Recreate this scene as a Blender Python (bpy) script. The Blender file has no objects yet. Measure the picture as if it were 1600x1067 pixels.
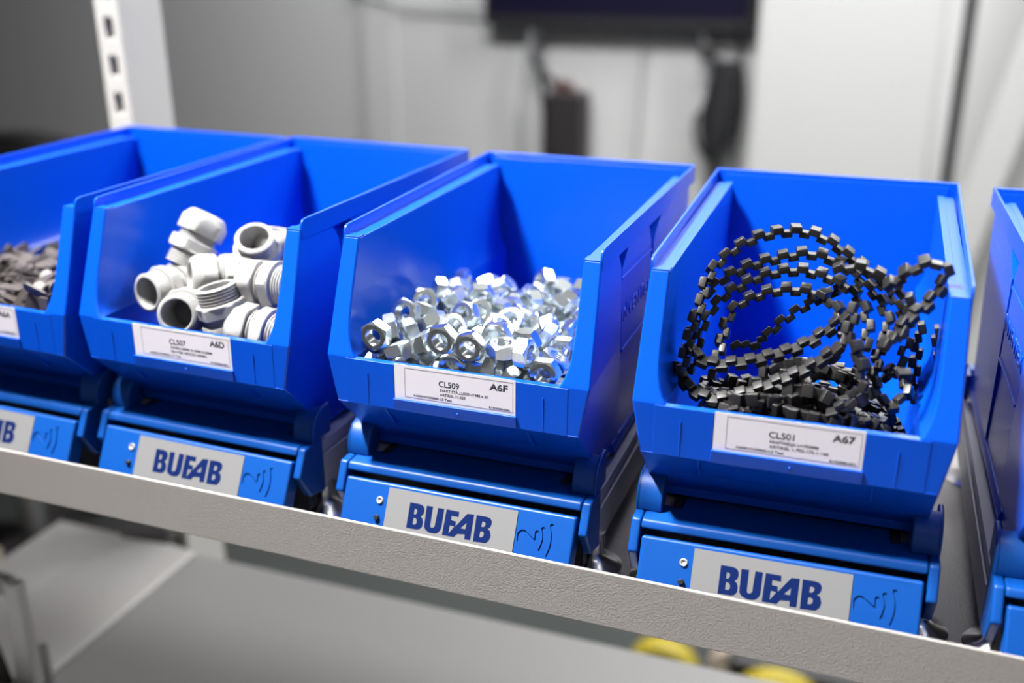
import bpy, bmesh, math, random, json
from mathutils import Vector, Matrix, Quaternion
C = bpy.context.scene.collection
PI = math.pi
H = 1.10                      # height of the bin rims above the floor

# ---------------------------------------------------------------- camera
cam = bpy.data.objects.new('camera', bpy.data.cameras.new('camera')); C.objects.link(cam)
R3 = Matrix(((0.93771, -0.12109, 0.32564), (0.34741, 0.33717, -0.875), (-0.00384, 0.93362, 0.35823)))
cam.matrix_world = Matrix.Translation((0.2132795, -0.50556579, 0.15037974 + H)) @ R3.to_4x4()
cam.data.sensor_width = 36.0
cam.data.lens = 36.0 * 1654.2777 / 1600
cam.data.clip_start = 0.02; cam.data.clip_end = 60
cam.data.dof.use_dof = True
cam.data.dof.focus_distance = 0.572
cam.data.dof.aperture_fstop = 3.3
bpy.context.scene.camera = cam

# ---------------------------------------------------------------- light
W = bpy.data.worlds.new('world'); bpy.context.scene.world = W; W.use_nodes = True
W.node_tree.nodes['Background'].inputs[0].default_value = (0.80, 0.88, 1.0, 1)
W.node_tree.nodes['Background'].inputs[1].default_value = 0.08

def area(name, loc, tgt, sx, sy, power, col=(1, 1, 1), spread=180):
    l = bpy.data.lights.new(name, 'AREA'); l.shape = 'RECTANGLE'; l.size = sx; l.size_y = sy
    l.energy = power; l.color = col; l.spread = math.radians(spread)
    o = bpy.data.objects.new(name, l); C.objects.link(o); o.location = loc
    o.rotation_euler = (Vector(tgt) - Vector(loc)).to_track_quat('-Z', 'Y').to_euler()
    return o
area('ceiling_or_fill_light', (-0.62, -0.29, H + 1.55), (0.0, 0.0, H), 0.42, 0.14, 62, (1, 0.985, 0.96), 100)
area('ceiling_or_fill_light', (1.1, 1.3, H + 1.55), (0.9, 1.4, 0.5), 0.30, 1.4, 76, (1, 1, 1))
area('ceiling_or_fill_light', (-0.30, 0.70, H + 1.55), (-0.45, 2.20, 1.25), 1.4, 0.3, 27, (1, 1, 1), 80)  # added wall-washer that brightens the back wall
area('ceiling_or_fill_light', (1.0, -1.7, H + 1.55), (0.6, -0.9, H), 1.2, 0.30, 4, (1, 0.98, 0.95))  # added fill light for the upright front faces
area('ceiling_or_fill_light', (0.35, 1.95, H + 1.35), (0.1, 0.0, H), 1.8, 0.25, 52, (1, 0.99, 0.98))
vs = bpy.context.scene.view_settings
bpy.context.scene.display_settings.display_device = 'sRGB'
vs.view_transform = 'Standard'; vs.look = 'None'; vs.exposure = 0.0; vs.gamma = 1.0
vs.use_curve_mapping = False
cy = bpy.context.scene.cycles
cy.max_bounces = 8; cy.use_denoising = True; cy.caustics_reflective = False; cy.caustics_refractive = False
cy.sample_clamp_indirect = 6

# ---------------------------------------------------------------- materials
def mat(name, col, rough=0.5, metal=0.0, bump=None, spec=0.5, noise=None, coat=0.0, sss=0.0):
    m = bpy.data.materials.new(name); m.use_nodes = True
    nt = m.node_tree; b = nt.nodes['Principled BSDF']
    b.inputs['Base Color'].default_value = (*col, 1)
    b.inputs['Roughness'].default_value = rough
    b.inputs['Metallic'].default_value = metal
    b.inputs['Specular IOR Level'].default_value = spec
    b.inputs['Coat Weight'].default_value = coat
    if sss:
        b.inputs['Subsurface Weight'].default_value = sss
        b.inputs['Subsurface Radius'].default_value = (0.2, 0.4, 1.0)
        b.inputs['Subsurface Scale'].default_value = 0.004
    tc = nt.nodes.new('ShaderNodeTexCoord')
    if noise:
        sc, c2 = noise
        n = nt.nodes.new('ShaderNodeTexNoise'); n.inputs['Scale'].default_value = sc; n.inputs['Detail'].default_value = 4
        mx = nt.nodes.new('ShaderNodeMix'); mx.data_type = 'RGBA'
        mx.inputs[6].default_value = (*col, 1); mx.inputs[7].default_value = (*c2, 1)
        nt.links.new(tc.outputs['Object'], n.inputs['Vector'])
        nt.links.new(n.outputs['Fac'], mx.inputs[0]); nt.links.new(mx.outputs[2], b.inputs['Base Color'])
    if bump:
        sc, st, dist = bump
        n = nt.nodes.new('ShaderNodeTexNoise'); n.inputs['Scale'].default_value = sc; n.inputs['Detail'].default_value = 3
        bp = nt.nodes.new('ShaderNodeBump'); bp.inputs['Strength'].default_value = st; bp.inputs['Distance'].default_value = dist
        nt.links.new(tc.outputs['Object'], n.inputs['Vector'])
        nt.links.new(n.outputs['Fac'], bp.inputs['Height']); nt.links.new(bp.outputs['Normal'], b.inputs['Normal'])
    return m
M = dict(
    bin=mat('blue_polypropylene', (0.0, 0.064, 0.52), 0.30, bump=(90, 0.05, 0.001), spec=0.36, sss=0.0),
    scale=mat('blue_scale_plastic', (0.0, 0.055, 0.27), 0.42, spec=0.4, bump=(2500, 0.10, 0.0002)),
    rail=mat('grey_painted_rail', (0.42, 0.41, 0.44), 0.40),
    recess_shade=mat('dark_recess_shade', (0.02, 0.02, 0.03), 0.6),  # near-black colour that paints shade into recesses
    plate=mat('grey_brand_plate', (0.165, 0.165, 0.168), 0.5),
    ink=mat('navy_ink', (0.0, 0.009, 0.07), 0.5, spec=0.2),
    paper=mat('label_paper', (0.64, 0.61, 0.68), 0.6),
    black_ink=mat('black_ink', (0.02, 0.02, 0.03), 0.6),
    chrome=mat('chrome', (0.80, 0.80, 0.82), 0.22, 1.0),
    silver=mat('silver_button', (0.75, 0.73, 0.70), 0.30, 0.6),
    black=mat('black_plastic', (0.012, 0.012, 0.014), 0.45),
    shelf=mat('textured_grey_powder_coat', (0.30, 0.282, 0.267), 0.42, bump=(900, 0.6, 0.0005)),
    zinc=mat('zinc_plated_steel', (0.84, 0.90, 0.92), 0.22, 1.0, bump=(900, 0.15, 0.0002)),
    gland=mat('light_grey_polyamide', (0.31, 0.306, 0.298), 0.33),
    seal=mat('dark_rubber_seal', (0.09, 0.09, 0.09), 0.6),
    strip=mat('black_nylon', (0.012, 0.0115, 0.0115), 0.40, spec=0.5, bump=(700, 0.25, 0.0003)),
    tab=mat('dark_brown_clip', (0.10, 0.082, 0.075), 0.42, noise=(150, (0.045, 0.04, 0.04))),
    post=mat('white_powder_coat', (0.50, 0.49, 0.47), 0.5),
    wall=mat('grey_wall_paint', (0.44, 0.44, 0.44), 0.8),
    white=mat('white_panel', (0.44, 0.44, 0.435), 0.6),
    ceil=mat('ceiling_paint', (0.6, 0.6, 0.6), 0.9),
    floor=mat('dark_grey_floor', (0.030, 0.034, 0.034), 0.8, spec=0.2, noise=(3, (0.040, 0.044, 0.042))),
    desk=mat('grey_worktop', (0.225, 0.22, 0.22), 0.5),
    tray=mat('white_laminate', (0.35, 0.34, 0.335), 0.5),
    darkgrey=mat('dark_grey_plastic', (0.020, 0.018, 0.019), 0.5, spec=0.3),
    midgrey=mat('mid_grey_plastic', (0.22, 0.22, 0.23), 0.5),
    screen=mat('dark_screen', (0.004, 0.003, 0.014), 0.4, spec=0.2),
    yellow=mat('yellow_plastic', (0.24, 0.19, 0.008), 0.6),
    orange=mat('dull_red_plastic', (0.06, 0.03, 0.025), 0.6),
    beige=mat('beige_wood', (0.30, 0.25, 0.20), 0.6),
)

# ---------------------------------------------------------------- mesh helpers
def smooth(me, ang=35):
    for p in me.polygons: p.use_smooth = True
    bm = bmesh.new(); bm.from_mesh(me)
    for e in bm.edges:
        e.smooth = not (len(e.link_faces) == 2 and e.calc_face_angle(0) > math.radians(ang)) and len(e.link_faces) == 2
    bm.to_mesh(me); bm.free()

class MB:
    def __init__(s): s.bm = bmesh.new()
    def hull(s, pts, mi=0):
        t = bmesh.new()
        for p in pts: t.verts.new(p)
        bmesh.ops.remove_doubles(t, verts=t.verts, dist=1e-6)
        r = bmesh.ops.convex_hull(t, input=t.verts)
        bmesh.ops.delete(t, geom=[v for v in t.verts if not v.link_faces], context='VERTS')
        bmesh.ops.dissolve_limit(t, angle_limit=0.01, verts=t.verts, edges=t.edges)
        bmesh.ops.recalc_face_normals(t, faces=t.faces)
        s.merge(t, mi); return s
    def merge(s, t, mi=0):
        mp = {v: s.bm.verts.new(v.co) for v in t.verts}
        for f in t.faces:
            try:
                g = s.bm.faces.new([mp[v] for v in f.verts]); g.material_index = mi
            except ValueError: pass
        t.free()
    def box(s, x0, x1, y0, y1, z0, z1, mi=0):
        return s.hull([(x, y, z) for x in (x0, x1) for y in (y0, y1) for z in (z0, z1)], mi)
    def prism(s, poly, a, b, axis='x', mi=0):
        """poly in the two other axes; a, b are the two ends along axis (convex)"""
        f = {'x': lambda p, t: (t, p[0], p[1]), 'y': lambda p, t: (p[0], t, p[1]), 'z': lambda p, t: (p[0], p[1], t)}[axis]
        return s.hull([f(p, t) for t in (a, b) for p in poly], mi)
    def ngon_prism(s, poly, a, b, axis='x', mi=0):
        f = {'x': lambda p, t: (t, p[0], p[1]), 'y': lambda p, t: (p[0], t, p[1]), 'z': lambda p, t: (p[0], p[1], t)}[axis]
        t = bmesh.new()
        A = [t.verts.new(f(p, a)) for p in poly]; B = [t.verts.new(f(p, b)) for p in poly]
        t.faces.new(A); t.faces.new(B[::-1]); n = len(poly)
        for i in range(n): t.faces.new((A[i], B[i], B[(i + 1) % n], A[(i + 1) % n]))
        bmesh.ops.recalc_face_normals(t, faces=t.faces)
        s.merge(t, mi); return s
    def rings(s, rings, close=True, mi=0, caps=(True, True)):
        n = len(rings[0]); V = [[s.bm.verts.new(p) for p in r] for r in rings]
        for i in range(len(V) - 1):
            for j in range(n if close else n - 1):
                k = (j + 1) % n
                f = s.bm.faces.new((V[i][j], V[i][k], V[i + 1][k], V[i + 1][j])); f.material_index = mi
        if caps[0]: s.bm.faces.new(V[0][::-1]).material_index = mi
        if caps[1]: s.bm.faces.new(V[-1]).material_index = mi
        return s
    def lathe(s, prof, seg=32, mat4=None, mi=0, caps=(True, True)):
        """prof: (r, z) list"""
        m = mat4 or Matrix.Identity(4)
        return s.rings([[m @ Vector((r * math.cos(2 * PI * k / seg), r * math.sin(2 * PI * k / seg), z)) for k in range(seg)] for r, z in prof], mi=mi, caps=caps)
    def tube(s, pts, r, seg=8, mi=0):
        pts = [Vector(p) for p in pts]; rr = []
        for i, p in enumerate(pts):
            t = (pts[min(i + 1, len(pts) - 1)] - pts[max(i - 1, 0)]).normalized()
            u = t.orthogonal().normalized() if i == 0 else (u - t * u.dot(t)).normalized()
            v = t.cross(u)
            rr.append([p + (u * math.cos(2 * PI * k / seg) + v * math.sin(2 * PI * k / seg)) * r for k in range(seg)])
        return s.rings(rr, mi=mi)
    def build(s, name, mats, parent=None, bevel=0, loc=(0, 0, 0), sm=35, seg=2):
        bmesh.ops.recalc_face_normals(s.bm, faces=s.bm.faces)
        me = bpy.data.meshes.new(name); s.bm.to_mesh(me); s.bm.free()
        for m in (mats if isinstance(mats, (list, tuple)) else [mats]): me.materials.append(m)
        o = bpy.data.objects.new(name, me); C.objects.link(o); o.location = loc
        if parent: o.parent = parent
        if bevel:
            md = o.modifiers.new('bevel', 'BEVEL'); md.width = bevel; md.segments = seg; md.limit_method = 'ANGLE'; md.angle_limit = math.radians(35)
            md.harden_normals = False
            for p in me.polygons: p.use_smooth = True
            sba = o.modifiers.new('wn', 'WEIGHTED_NORMAL'); sba.keep_sharp = True
        elif sm: smooth(me, sm)
        return o

def tag(o, label=None, cat=None, group=None, kind=None):
    if label: o['label'] = label
    if cat: o['category'] = cat
    if group: o['group'] = group
    if kind: o['kind'] = kind
    return o
def thing(name, loc, rz, label, cat, group=None):
    o = bpy.data.objects.new(name, None); C.objects.link(o); o.empty_display_size = 0.02
    o.location = loc; o.rotation_euler = (0, 0, rz)
    return tag(o, label, cat, group)
def copy_tree(o, parent=None):
    c = o.copy(); C.objects.link(c)
    if parent: c.parent = parent
    for ch in list(o.children): copy_tree(ch, c)
    return c
def text_mesh(items, name, m, parent, place):
    """items: (string, x, baseline y, cap height, target width or None, bold offset); place: matrix"""
    bm = bmesh.new()
    for s, x, y, h, w, off in items:
        cu = bpy.data.curves.new('t', 'FONT'); cu.body = s; cu.size = h / 0.72; cu.offset = off
        cu.fill_mode = 'FRONT'
        ob = bpy.data.objects.new('t', cu); C.objects.link(ob)
        dg = bpy.context.evaluated_depsgraph_get(); dg.update()
        me = bpy.data.meshes.new_from_object(ob.evaluated_get(dg))
        xs = [v.co.x for v in me.vertices]; w0 = max(xs) - min(xs); k = (w / w0) if w else 1; x0 = min(xs)
        for v in me.vertices: v.co = Vector((x + (v.co.x - x0) * k, y + v.co.y, 0))
        bm.from_mesh(me)
        bpy.data.objects.remove(ob); bpy.data.curves.remove(cu); bpy.data.meshes.remove(me)
    r = bmesh.ops.extrude_face_region(bm, geom=bm.faces[:])
    bmesh.ops.translate(bm, verts=[v for v in r['geom'] if isinstance(v, bmesh.types.BMVert)], vec=(0, 0, 0.00006))
    bmesh.ops.recalc_face_normals(bm, faces=bm.faces)
    bmesh.ops.transform(bm, matrix=place, verts=bm.verts)
    me = bpy.data.meshes.new(name); bm.to_mesh(me); bm.free(); me.materials.append(m)
    o = bpy.data.objects.new(name, me); C.objects.link(o); o.parent = parent
    return o
def curve_fill(letters, place, depth=0.00012):
    """letters: list of lists of closed polylines (outer, holes...) in metres -> bmesh"""
    bm = bmesh.new()
    for L in letters:
        cu = bpy.data.curves.new('c', 'CURVE'); cu.dimensions = '2D'; cu.fill_mode = 'BOTH'; cu.extrude = depth / 2
        for P in L:
            sp = cu.splines.new('POLY'); sp.points.add(len(P) - 1); sp.use_cyclic_u = True
            for q, p in zip(sp.points, P): q.co = (p[0], p[1], 0, 1)
        ob = bpy.data.objects.new('c', cu); C.objects.link(ob)
        dg = bpy.context.evaluated_depsgraph_get(); dg.update()
        me = bpy.data.meshes.new_from_object(ob.evaluated_get(dg)); bm.from_mesh(me)
        bpy.data.objects.remove(ob); bpy.data.curves.remove(cu); bpy.data.meshes.remove(me)
    bmesh.ops.remove_doubles(bm, verts=bm.verts, dist=1e-7)
    bmesh.ops.transform(bm, matrix=place, verts=bm.verts)
    bmesh.ops.recalc_face_normals(bm, faces=bm.faces)
    return bm

# ================================================================ SETTING
tag(MB().box(-4.5, 3.0, -3.0, 2.26, -0.04, 0).build('floor', M['floor'], sm=0), kind='structure')
tag(MB().box(-4.5, 3.0, 2.20, 2.26, 0, 2.75).build('wall_back', M['wall'], sm=0), kind='structure')
tag(MB().box(-4.5, -4.44, -3.0, 2.2, 0, 2.75).build('wall_left', M['wall'], sm=0), kind='structure')
tag(MB().box(-4.5, 3.0, -3.06, -3.0, 0, 2.75).build('wall_front', M['wall'], sm=0), kind='structure')
tag(MB().box(3.0, 3.06, -3.06, 2.26, 0, 2.75).build('wall_right', M['wall'], sm=0), kind='structure')
tag(MB().box(-4.5, 3.0, -3.0, 2.26, 2.75, 2.79).build('ceiling', M['ceil'], sm=0), kind='structure')
# lamp bodies at the ceiling (housings just above the lamps and added fill lights)
def lamp(x, y, sx, sy, label):
    t = thing('ceiling_or_fill_lamp', (x, y, H + 1.56), 0, label, 'lamp')
    MB().box(-sx / 2 - .02, sx / 2 + .02, -sy / 2 - .02, sy / 2 + .02, 0, 0.05).build('lamp_housing', M['white'], t)
    return t

# pale vertical wall joint behind the bins
tag(MB().box(-1.22, -1.13, 2.185, 2.20, 0, 2.7).build('trim_1', M['wall'], sm=0), kind='structure')

# white door at the right with its dark gap, and the white panel beyond
tag(MB().box(-0.14, 0.262, 2.10, 2.16, 0, 2.5).build('door_1', M['white'], bevel=0.004), kind='structure').rotation_euler = (0, 0.0, 0)
tag(MB().box(0.262, 0.300, 2.12, 2.16, 0, 2.5).build('trim_2', M['wall'], sm=0), kind='structure')
tag(MB().box(0.300, 0.326, 2.13, 2.20, 0, 2.5).build('trim_3', M['black'], sm=0), kind='structure')
tag(MB().box(0.326, 1.4, 2.12, 2.19, 0, 2.5).build('trim_4', M['white'], sm=0), kind='structure')

# leaning grey curtain strip at far right
m = MB()
m.hull([(x + dx, y, z) for x, z in ((0.205, 0.0), (0.619, 2.1)) for dx in (0, 0.078) for y in (2.02, 2.05)])
tag(m.build('leaning_board', M['wall'], bevel=0.004), 'narrow grey board leaning against the white panel at far right', 'board')

# screen on the wall
t = thing('wall_screen', (-0.50, 2.169, H - 0.065), 0, 'black flat screen mounted on the back wall, only its lower edge showing', 'screen')
MB().box(-0.345, 0.345, -0.03, 0.03, 0, 0.42).build('screen_frame', M['black'], t, bevel=0.006)
MB().box(-0.33, 0.33, -0.0315, -0.030, 0.028, 0.40).build('display', M['screen'], t, sm=0)

def cable(pts, r, label, m='black', group=None):
    P = [Vector(p) for p in pts]; Q = []
    for i in range(len(P) - 1):
        a, b, c, d = P[max(i - 1, 0)], P[i], P[i + 1], P[min(i + 2, len(P) - 1)]
        for k in range(8):
            u = k / 8
            Q.append(0.5 * ((2 * b) + (c - a) * u + (2 * a - 5 * b + 4 * c - d) * u * u + (3 * b - a - 3 * c + d) * u ** 3))
    Q.append(P[-1])
    return tag(MB().tube(Q, r).build('cable', M[m]), label, 'cable', group)
cable([(-.705, 2.16, H - .045), (-.700, 2.15, H - .10), (-.705, 2.14, H - .15), (-.66, 2.14, H - .20), (-.63, 2.15, H - .245)], .010, 'thick black cable running from the screen down into the upright black box')
cable([(-.690, 2.16, H - .045), (-.710, 2.15, H - .10), (-.690, 2.13, H - .17), (-.68, 2.15, H - .30), (-.69, 2.16, H - .52)], .008, 'black cable hanging down along the left side of the upright black box')
cable([(-.725, 2.16, H - .045), (-.718, 2.15, H - .09), (-.722, 2.14, H - .12), (-.74, 2.15, H - .22), (-.755, 2.16, H - .33), (-.74, 2.16, H - .52)], .0035, 'thin grey cable bowing out left of the upright black box', 'midgrey')
cable([(-.285, 2.16, H - .045), (-.278, 2.15, H - .09), (-.25, 2.14, H - .12), (-.215, 2.14, H - .15)], .009, 'short black lead from the screen to the hanging black adapter')
cable([(-.245, 2.14, H - .355), (-.235, 2.15, H - .40), (-.26, 2.16, H - .52)], .009, 'black lead leaving the bottom of the hanging black adapter')
cable([(-.20, 2.16, H - .05), (-.175, 2.16, H - .20), (-.182, 2.16, H - .36), (-.175, 2.16, H - .52)], .005, 'dark lead hanging beside the white door edge, right of the black adapter', 'darkgrey')
cable([(-.43, 2.18, H - .05), (-.435, 2.18, H - .25), (-.45, 2.18, H - .5)], .003, 'thin grey lead hanging on the wall between box and adapter', 'midgrey')
cable([(-1.25, 2.18, H + .01), (-1.1, 2.18, H - .028), (-.96, 2.18, H - .033), (-.85, 2.17, H - .033)], .004, 'thin grey lead running sideways along the wall to the screen', 'midgrey')

t = thing('upright_box', (-0.610, 2.13, H - 0.55), 0, 'upright black box standing below the screen, left of the hanging adapter', 'box')
MB().box(-0.048, 0.048, -0.04, 0.04, 0, 0.325).build('casing', M['darkgrey'], t, bevel=0.006)
MB().prism([(-.035, .325), (.02, .325), (.005, .35), (-.03, .355)], -.02, .02, 'y').build('plug', M['orange'], t, bevel=0.003)
# stand for it
tag(MB().box(-0.85, -0.42, 2.04, 2.19, H - 0.60, H - 0.55).build('wall_ledge', M['wall'], bevel=.004), 'grey ledge on the back wall carrying the upright black box', 'ledge')

t = thing('hanging_adapter', (-0.225, 2.14, H - 0.36), 0, 'long black adapter bundle hanging under the screen beside the white door', 'adapter')
MB().rings([[(cx + w * math.cos(a), .028 * math.sin(a), z) for a in [2 * PI * k / 20 for k in range(20)]] for z, w, cx in ((0, .014, -.01), (.02, .03, -.008), (.06, .043, -.005), (.11, .046, 0), (.15, .040, .006), (.19, .036, .008), (.222, .034, .012), (.226, .030, .012))]).build('casing', M['black'], t)
MB().box(-.052, -.018, -.02, .02, .225, .262).build('plug', M['darkgrey'], t, bevel=.004)
MB().tube([(-.052, 0, .10), (-.058, -.01, .06), (-.048, -.01, .02), (-.02, 0, -.015)], .006).build('lead', M['black'], t)

# chair back, far left behind the bins
t = thing('office_chair', (-1.42, 1.10, 0), 0.3, 'black office chair standing behind the leftmost bin, only its rounded backrest showing', 'chair')
m = MB(); m.rings([[(w * math.cos(a), .03 * math.sin(a), z) for a in [2 * PI * k / 28 for k in range(28)]] for z, w in ((.52, .10), (.55, .17), (.62, .20), (.78, .20), (.85, .18), (.885, .12), (.895, .05))])
m.build('backrest', M['black'], t)
MB().lathe([(.19, .40), (.22, .42), (.22, .46), (.19, .49)], 32, Matrix.Translation((0, -.18, 0))).build('seat', M['black'], t)
MB().lathe([(.025, .08), (.025, .41)], 16, Matrix.Translation((0, -.18, 0))).build('gas_column', M['chrome'], t)
MB().hull([(x, y, z) for x in (-.03, .03) for y, z in ((.0, .56), (.02, .56), (-.16, .38), (-.16, .36))]).build('back_support', M['darkgrey'], t)
for k in range(5):
    a = 2 * PI * k / 5 + .3; d = Vector((math.cos(a), math.sin(a), 0)); n = Vector((-d.y, d.x, 0)); o0 = Vector((0, -.18, 0))
    g = MB().hull([o0 + d * r + n * s * w + Vector((0, 0, z)) for r, w, z0, z1 in ((.02, .025, .06, .12), (.26, .014, .05, .075)) for s in (-1, 1) for z in (z0, z1)]).build('leg', M['darkgrey'], t, bevel=.004)
    MB().lathe([(.022, -.012), (.025, -.008), (.025, .008), (.022, .012)], 16, Matrix.Translation(o0 + d * .27 + Vector((0, 0, .0255))) @ Matrix.Rotation(PI / 2, 4, n.cross(Vector((0, 0, 1))))).build('castor', M['black'], g)

# ================================================================ RACK
# slotted upright
t = thing('rack_upright', (-0.474, 0.30, 0), 0, 'white slotted steel upright rising behind the leftmost bin', 'upright')
m = MB()
m.box(-.0130, .0130, .010, .060, 0, H + .42)
# front face as ladder with open slots: two stiles + rungs
m.box(-.0130, -.0048, 0, .0105, 0, H + .42); m.box(.0048, .0130, 0, .0105, 0, H + .42)
z = .05; sl = []
pitch = .0335; z0 = H + .0735 - pitch * 40
k = 0; zc = [H + .0735 + pitch * j for j in range(-30, 10)]
edges = [0.0]
for c_ in zc: edges += [c_ - .0092, c_ + .0092]
edges.append(H + .42)
for a_, b_ in zip(edges[0::2], edges[1::2]): m.box(-.0050, .0050, 0, .0105, max(a_, 0), b_)
m.build('post_profile', M['post'], t, bevel=.0008)
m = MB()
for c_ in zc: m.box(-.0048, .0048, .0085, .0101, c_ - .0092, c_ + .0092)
m.build('slot_shade_liner', M['black'], t, sm=0)  # black sheets standing in for the shade inside the slots
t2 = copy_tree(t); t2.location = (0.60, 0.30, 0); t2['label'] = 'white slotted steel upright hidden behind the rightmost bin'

# shelf tray with rolled front lip
SR = 0.0063
shelf = thing('shelf', (0, 0, H - .1915), 0, 'long light grey textured steel shelf with raised front lip carrying the scales', 'shelf')
shelf.rotation_euler = (0, SR, 0)
m = MB()
m.box(-1.20, .95, -.0448, .298, -.0022, .0)  # left end lengthened out of view to shade the tables below
m.build('shelf_floor', M['shelf'], shelf, bevel=.0006)
m = MB()
m.box(-1.20, .95, -.0456, -.0436, -.0022, .0312)
m.build('front_lip', M['shelf'], shelf, bevel=.0009, seg=3)
MB().box(-1.20, .95, .297, .299, -.0022, .030).build('back_lip', M['shelf'], shelf, bevel=.0006)
for xx in (-.60, .66):
    MB().box(xx - .01, xx + .01, -.02, .299, -.022, -.002).build('bracket', M['post'], shelf, bevel=.001)

# ================================================================ SCALE UNIT (one, then copies)
def plate_frame():
    """matrix: x along, y up the slanted face, z out of it; origin on the label's upper edge"""
    up = Vector((0, .4606, .8876)); xx = Vector((1, 0, 0)); nn = xx.cross(up)
    m4 = Matrix((xx, up, nn)).transposed().to_4x4(); m4.translation = Vector((0, -.0255, -.1456 + ZS)); return m4
ZS = .1915          # scale root sits on the shelf floor
PF = plate_frame()
LOGO = json.loads('''[[[[-27.5,6.3],[-21.8,6.3],[-19.8,6.7],[-18.5,7.9],[-18.1,9.8],[-18.5,11.8],[-19.8,13.1],[-18.5,14.1],[-17.8,16.0],[-18.0,18.5],[-19.2,20.1],[-20.9,20.7],[-27.6,20.8]],[[-24.2,9.4],[-23.1,9.5],[-22.4,10.2],[-22.5,11.5],[-23.1,12.5],[-24.2,12.6]],[[-24.0,14.5],[-22.8,14.5],[-21.9,15.3],[-21.7,17.0],[-22.4,18.2],[-24.0,18.2]]],[[[-17.1,6.5],[-13.3,6.4],[-13.2,17.0],[-12.7,18.0],[-11.4,18.0],[-10.5,17.0],[-10.1,6.5],[-6.3,6.5],[-6.3,17.0],[-7.0,19.0],[-8.5,20.5],[-10.4,21.0],[-13.4,20.9],[-15.7,19.9],[-16.8,18.4],[-16.9,16.9]]],[[[-4.9,6.4],[2.8,6.5],[2.9,9.5],[-1.3,9.4],[-1.3,11.9],[1.7,12.1],[1.9,14.8],[7.8,6.7],[11.9,6.5],[11.8,20.7],[8.3,20.9],[8.2,18.2],[3.6,18.7],[2.0,20.8],[-5.3,20.9]],[[-1.5,14.8],[1.3,15.0],[-1.6,19.5]],[[8.2,11.7],[8.0,15.3],[5.0,15.3]]],[[[13.3,6.5],[19.4,6.4],[21.6,6.9],[22.8,8.4],[22.8,10.3],[22.0,12.1],[20.9,12.8],[22.6,13.8],[23.4,16.5],[22.7,19.1],[20.9,20.7],[13.5,21.1]],[[17.2,9.4],[18.6,9.3],[19.4,10.1],[19.2,11.5],[18.4,12.2],[17.1,12.3]],[[17.0,14.8],[18.4,14.8],[19.3,15.6],[19.1,17.2],[18.2,18.0],[16.8,18.1]]]]''')
SYM = [[(39.7, 15.6), (39.4, 12.3), (40.7, 10.7), (42.1, 10.8), (47.7, 14.7), (49.6, 13.8), (49.3, 9.7)], [(52.6, 7.2), (53.9, 11.9), (53.2, 16.4), (52.4, 18.7)], [(57.1, 4.8), (58.5, 9.5), (58.6, 15.4), (57.2, 20.9)]]

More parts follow.
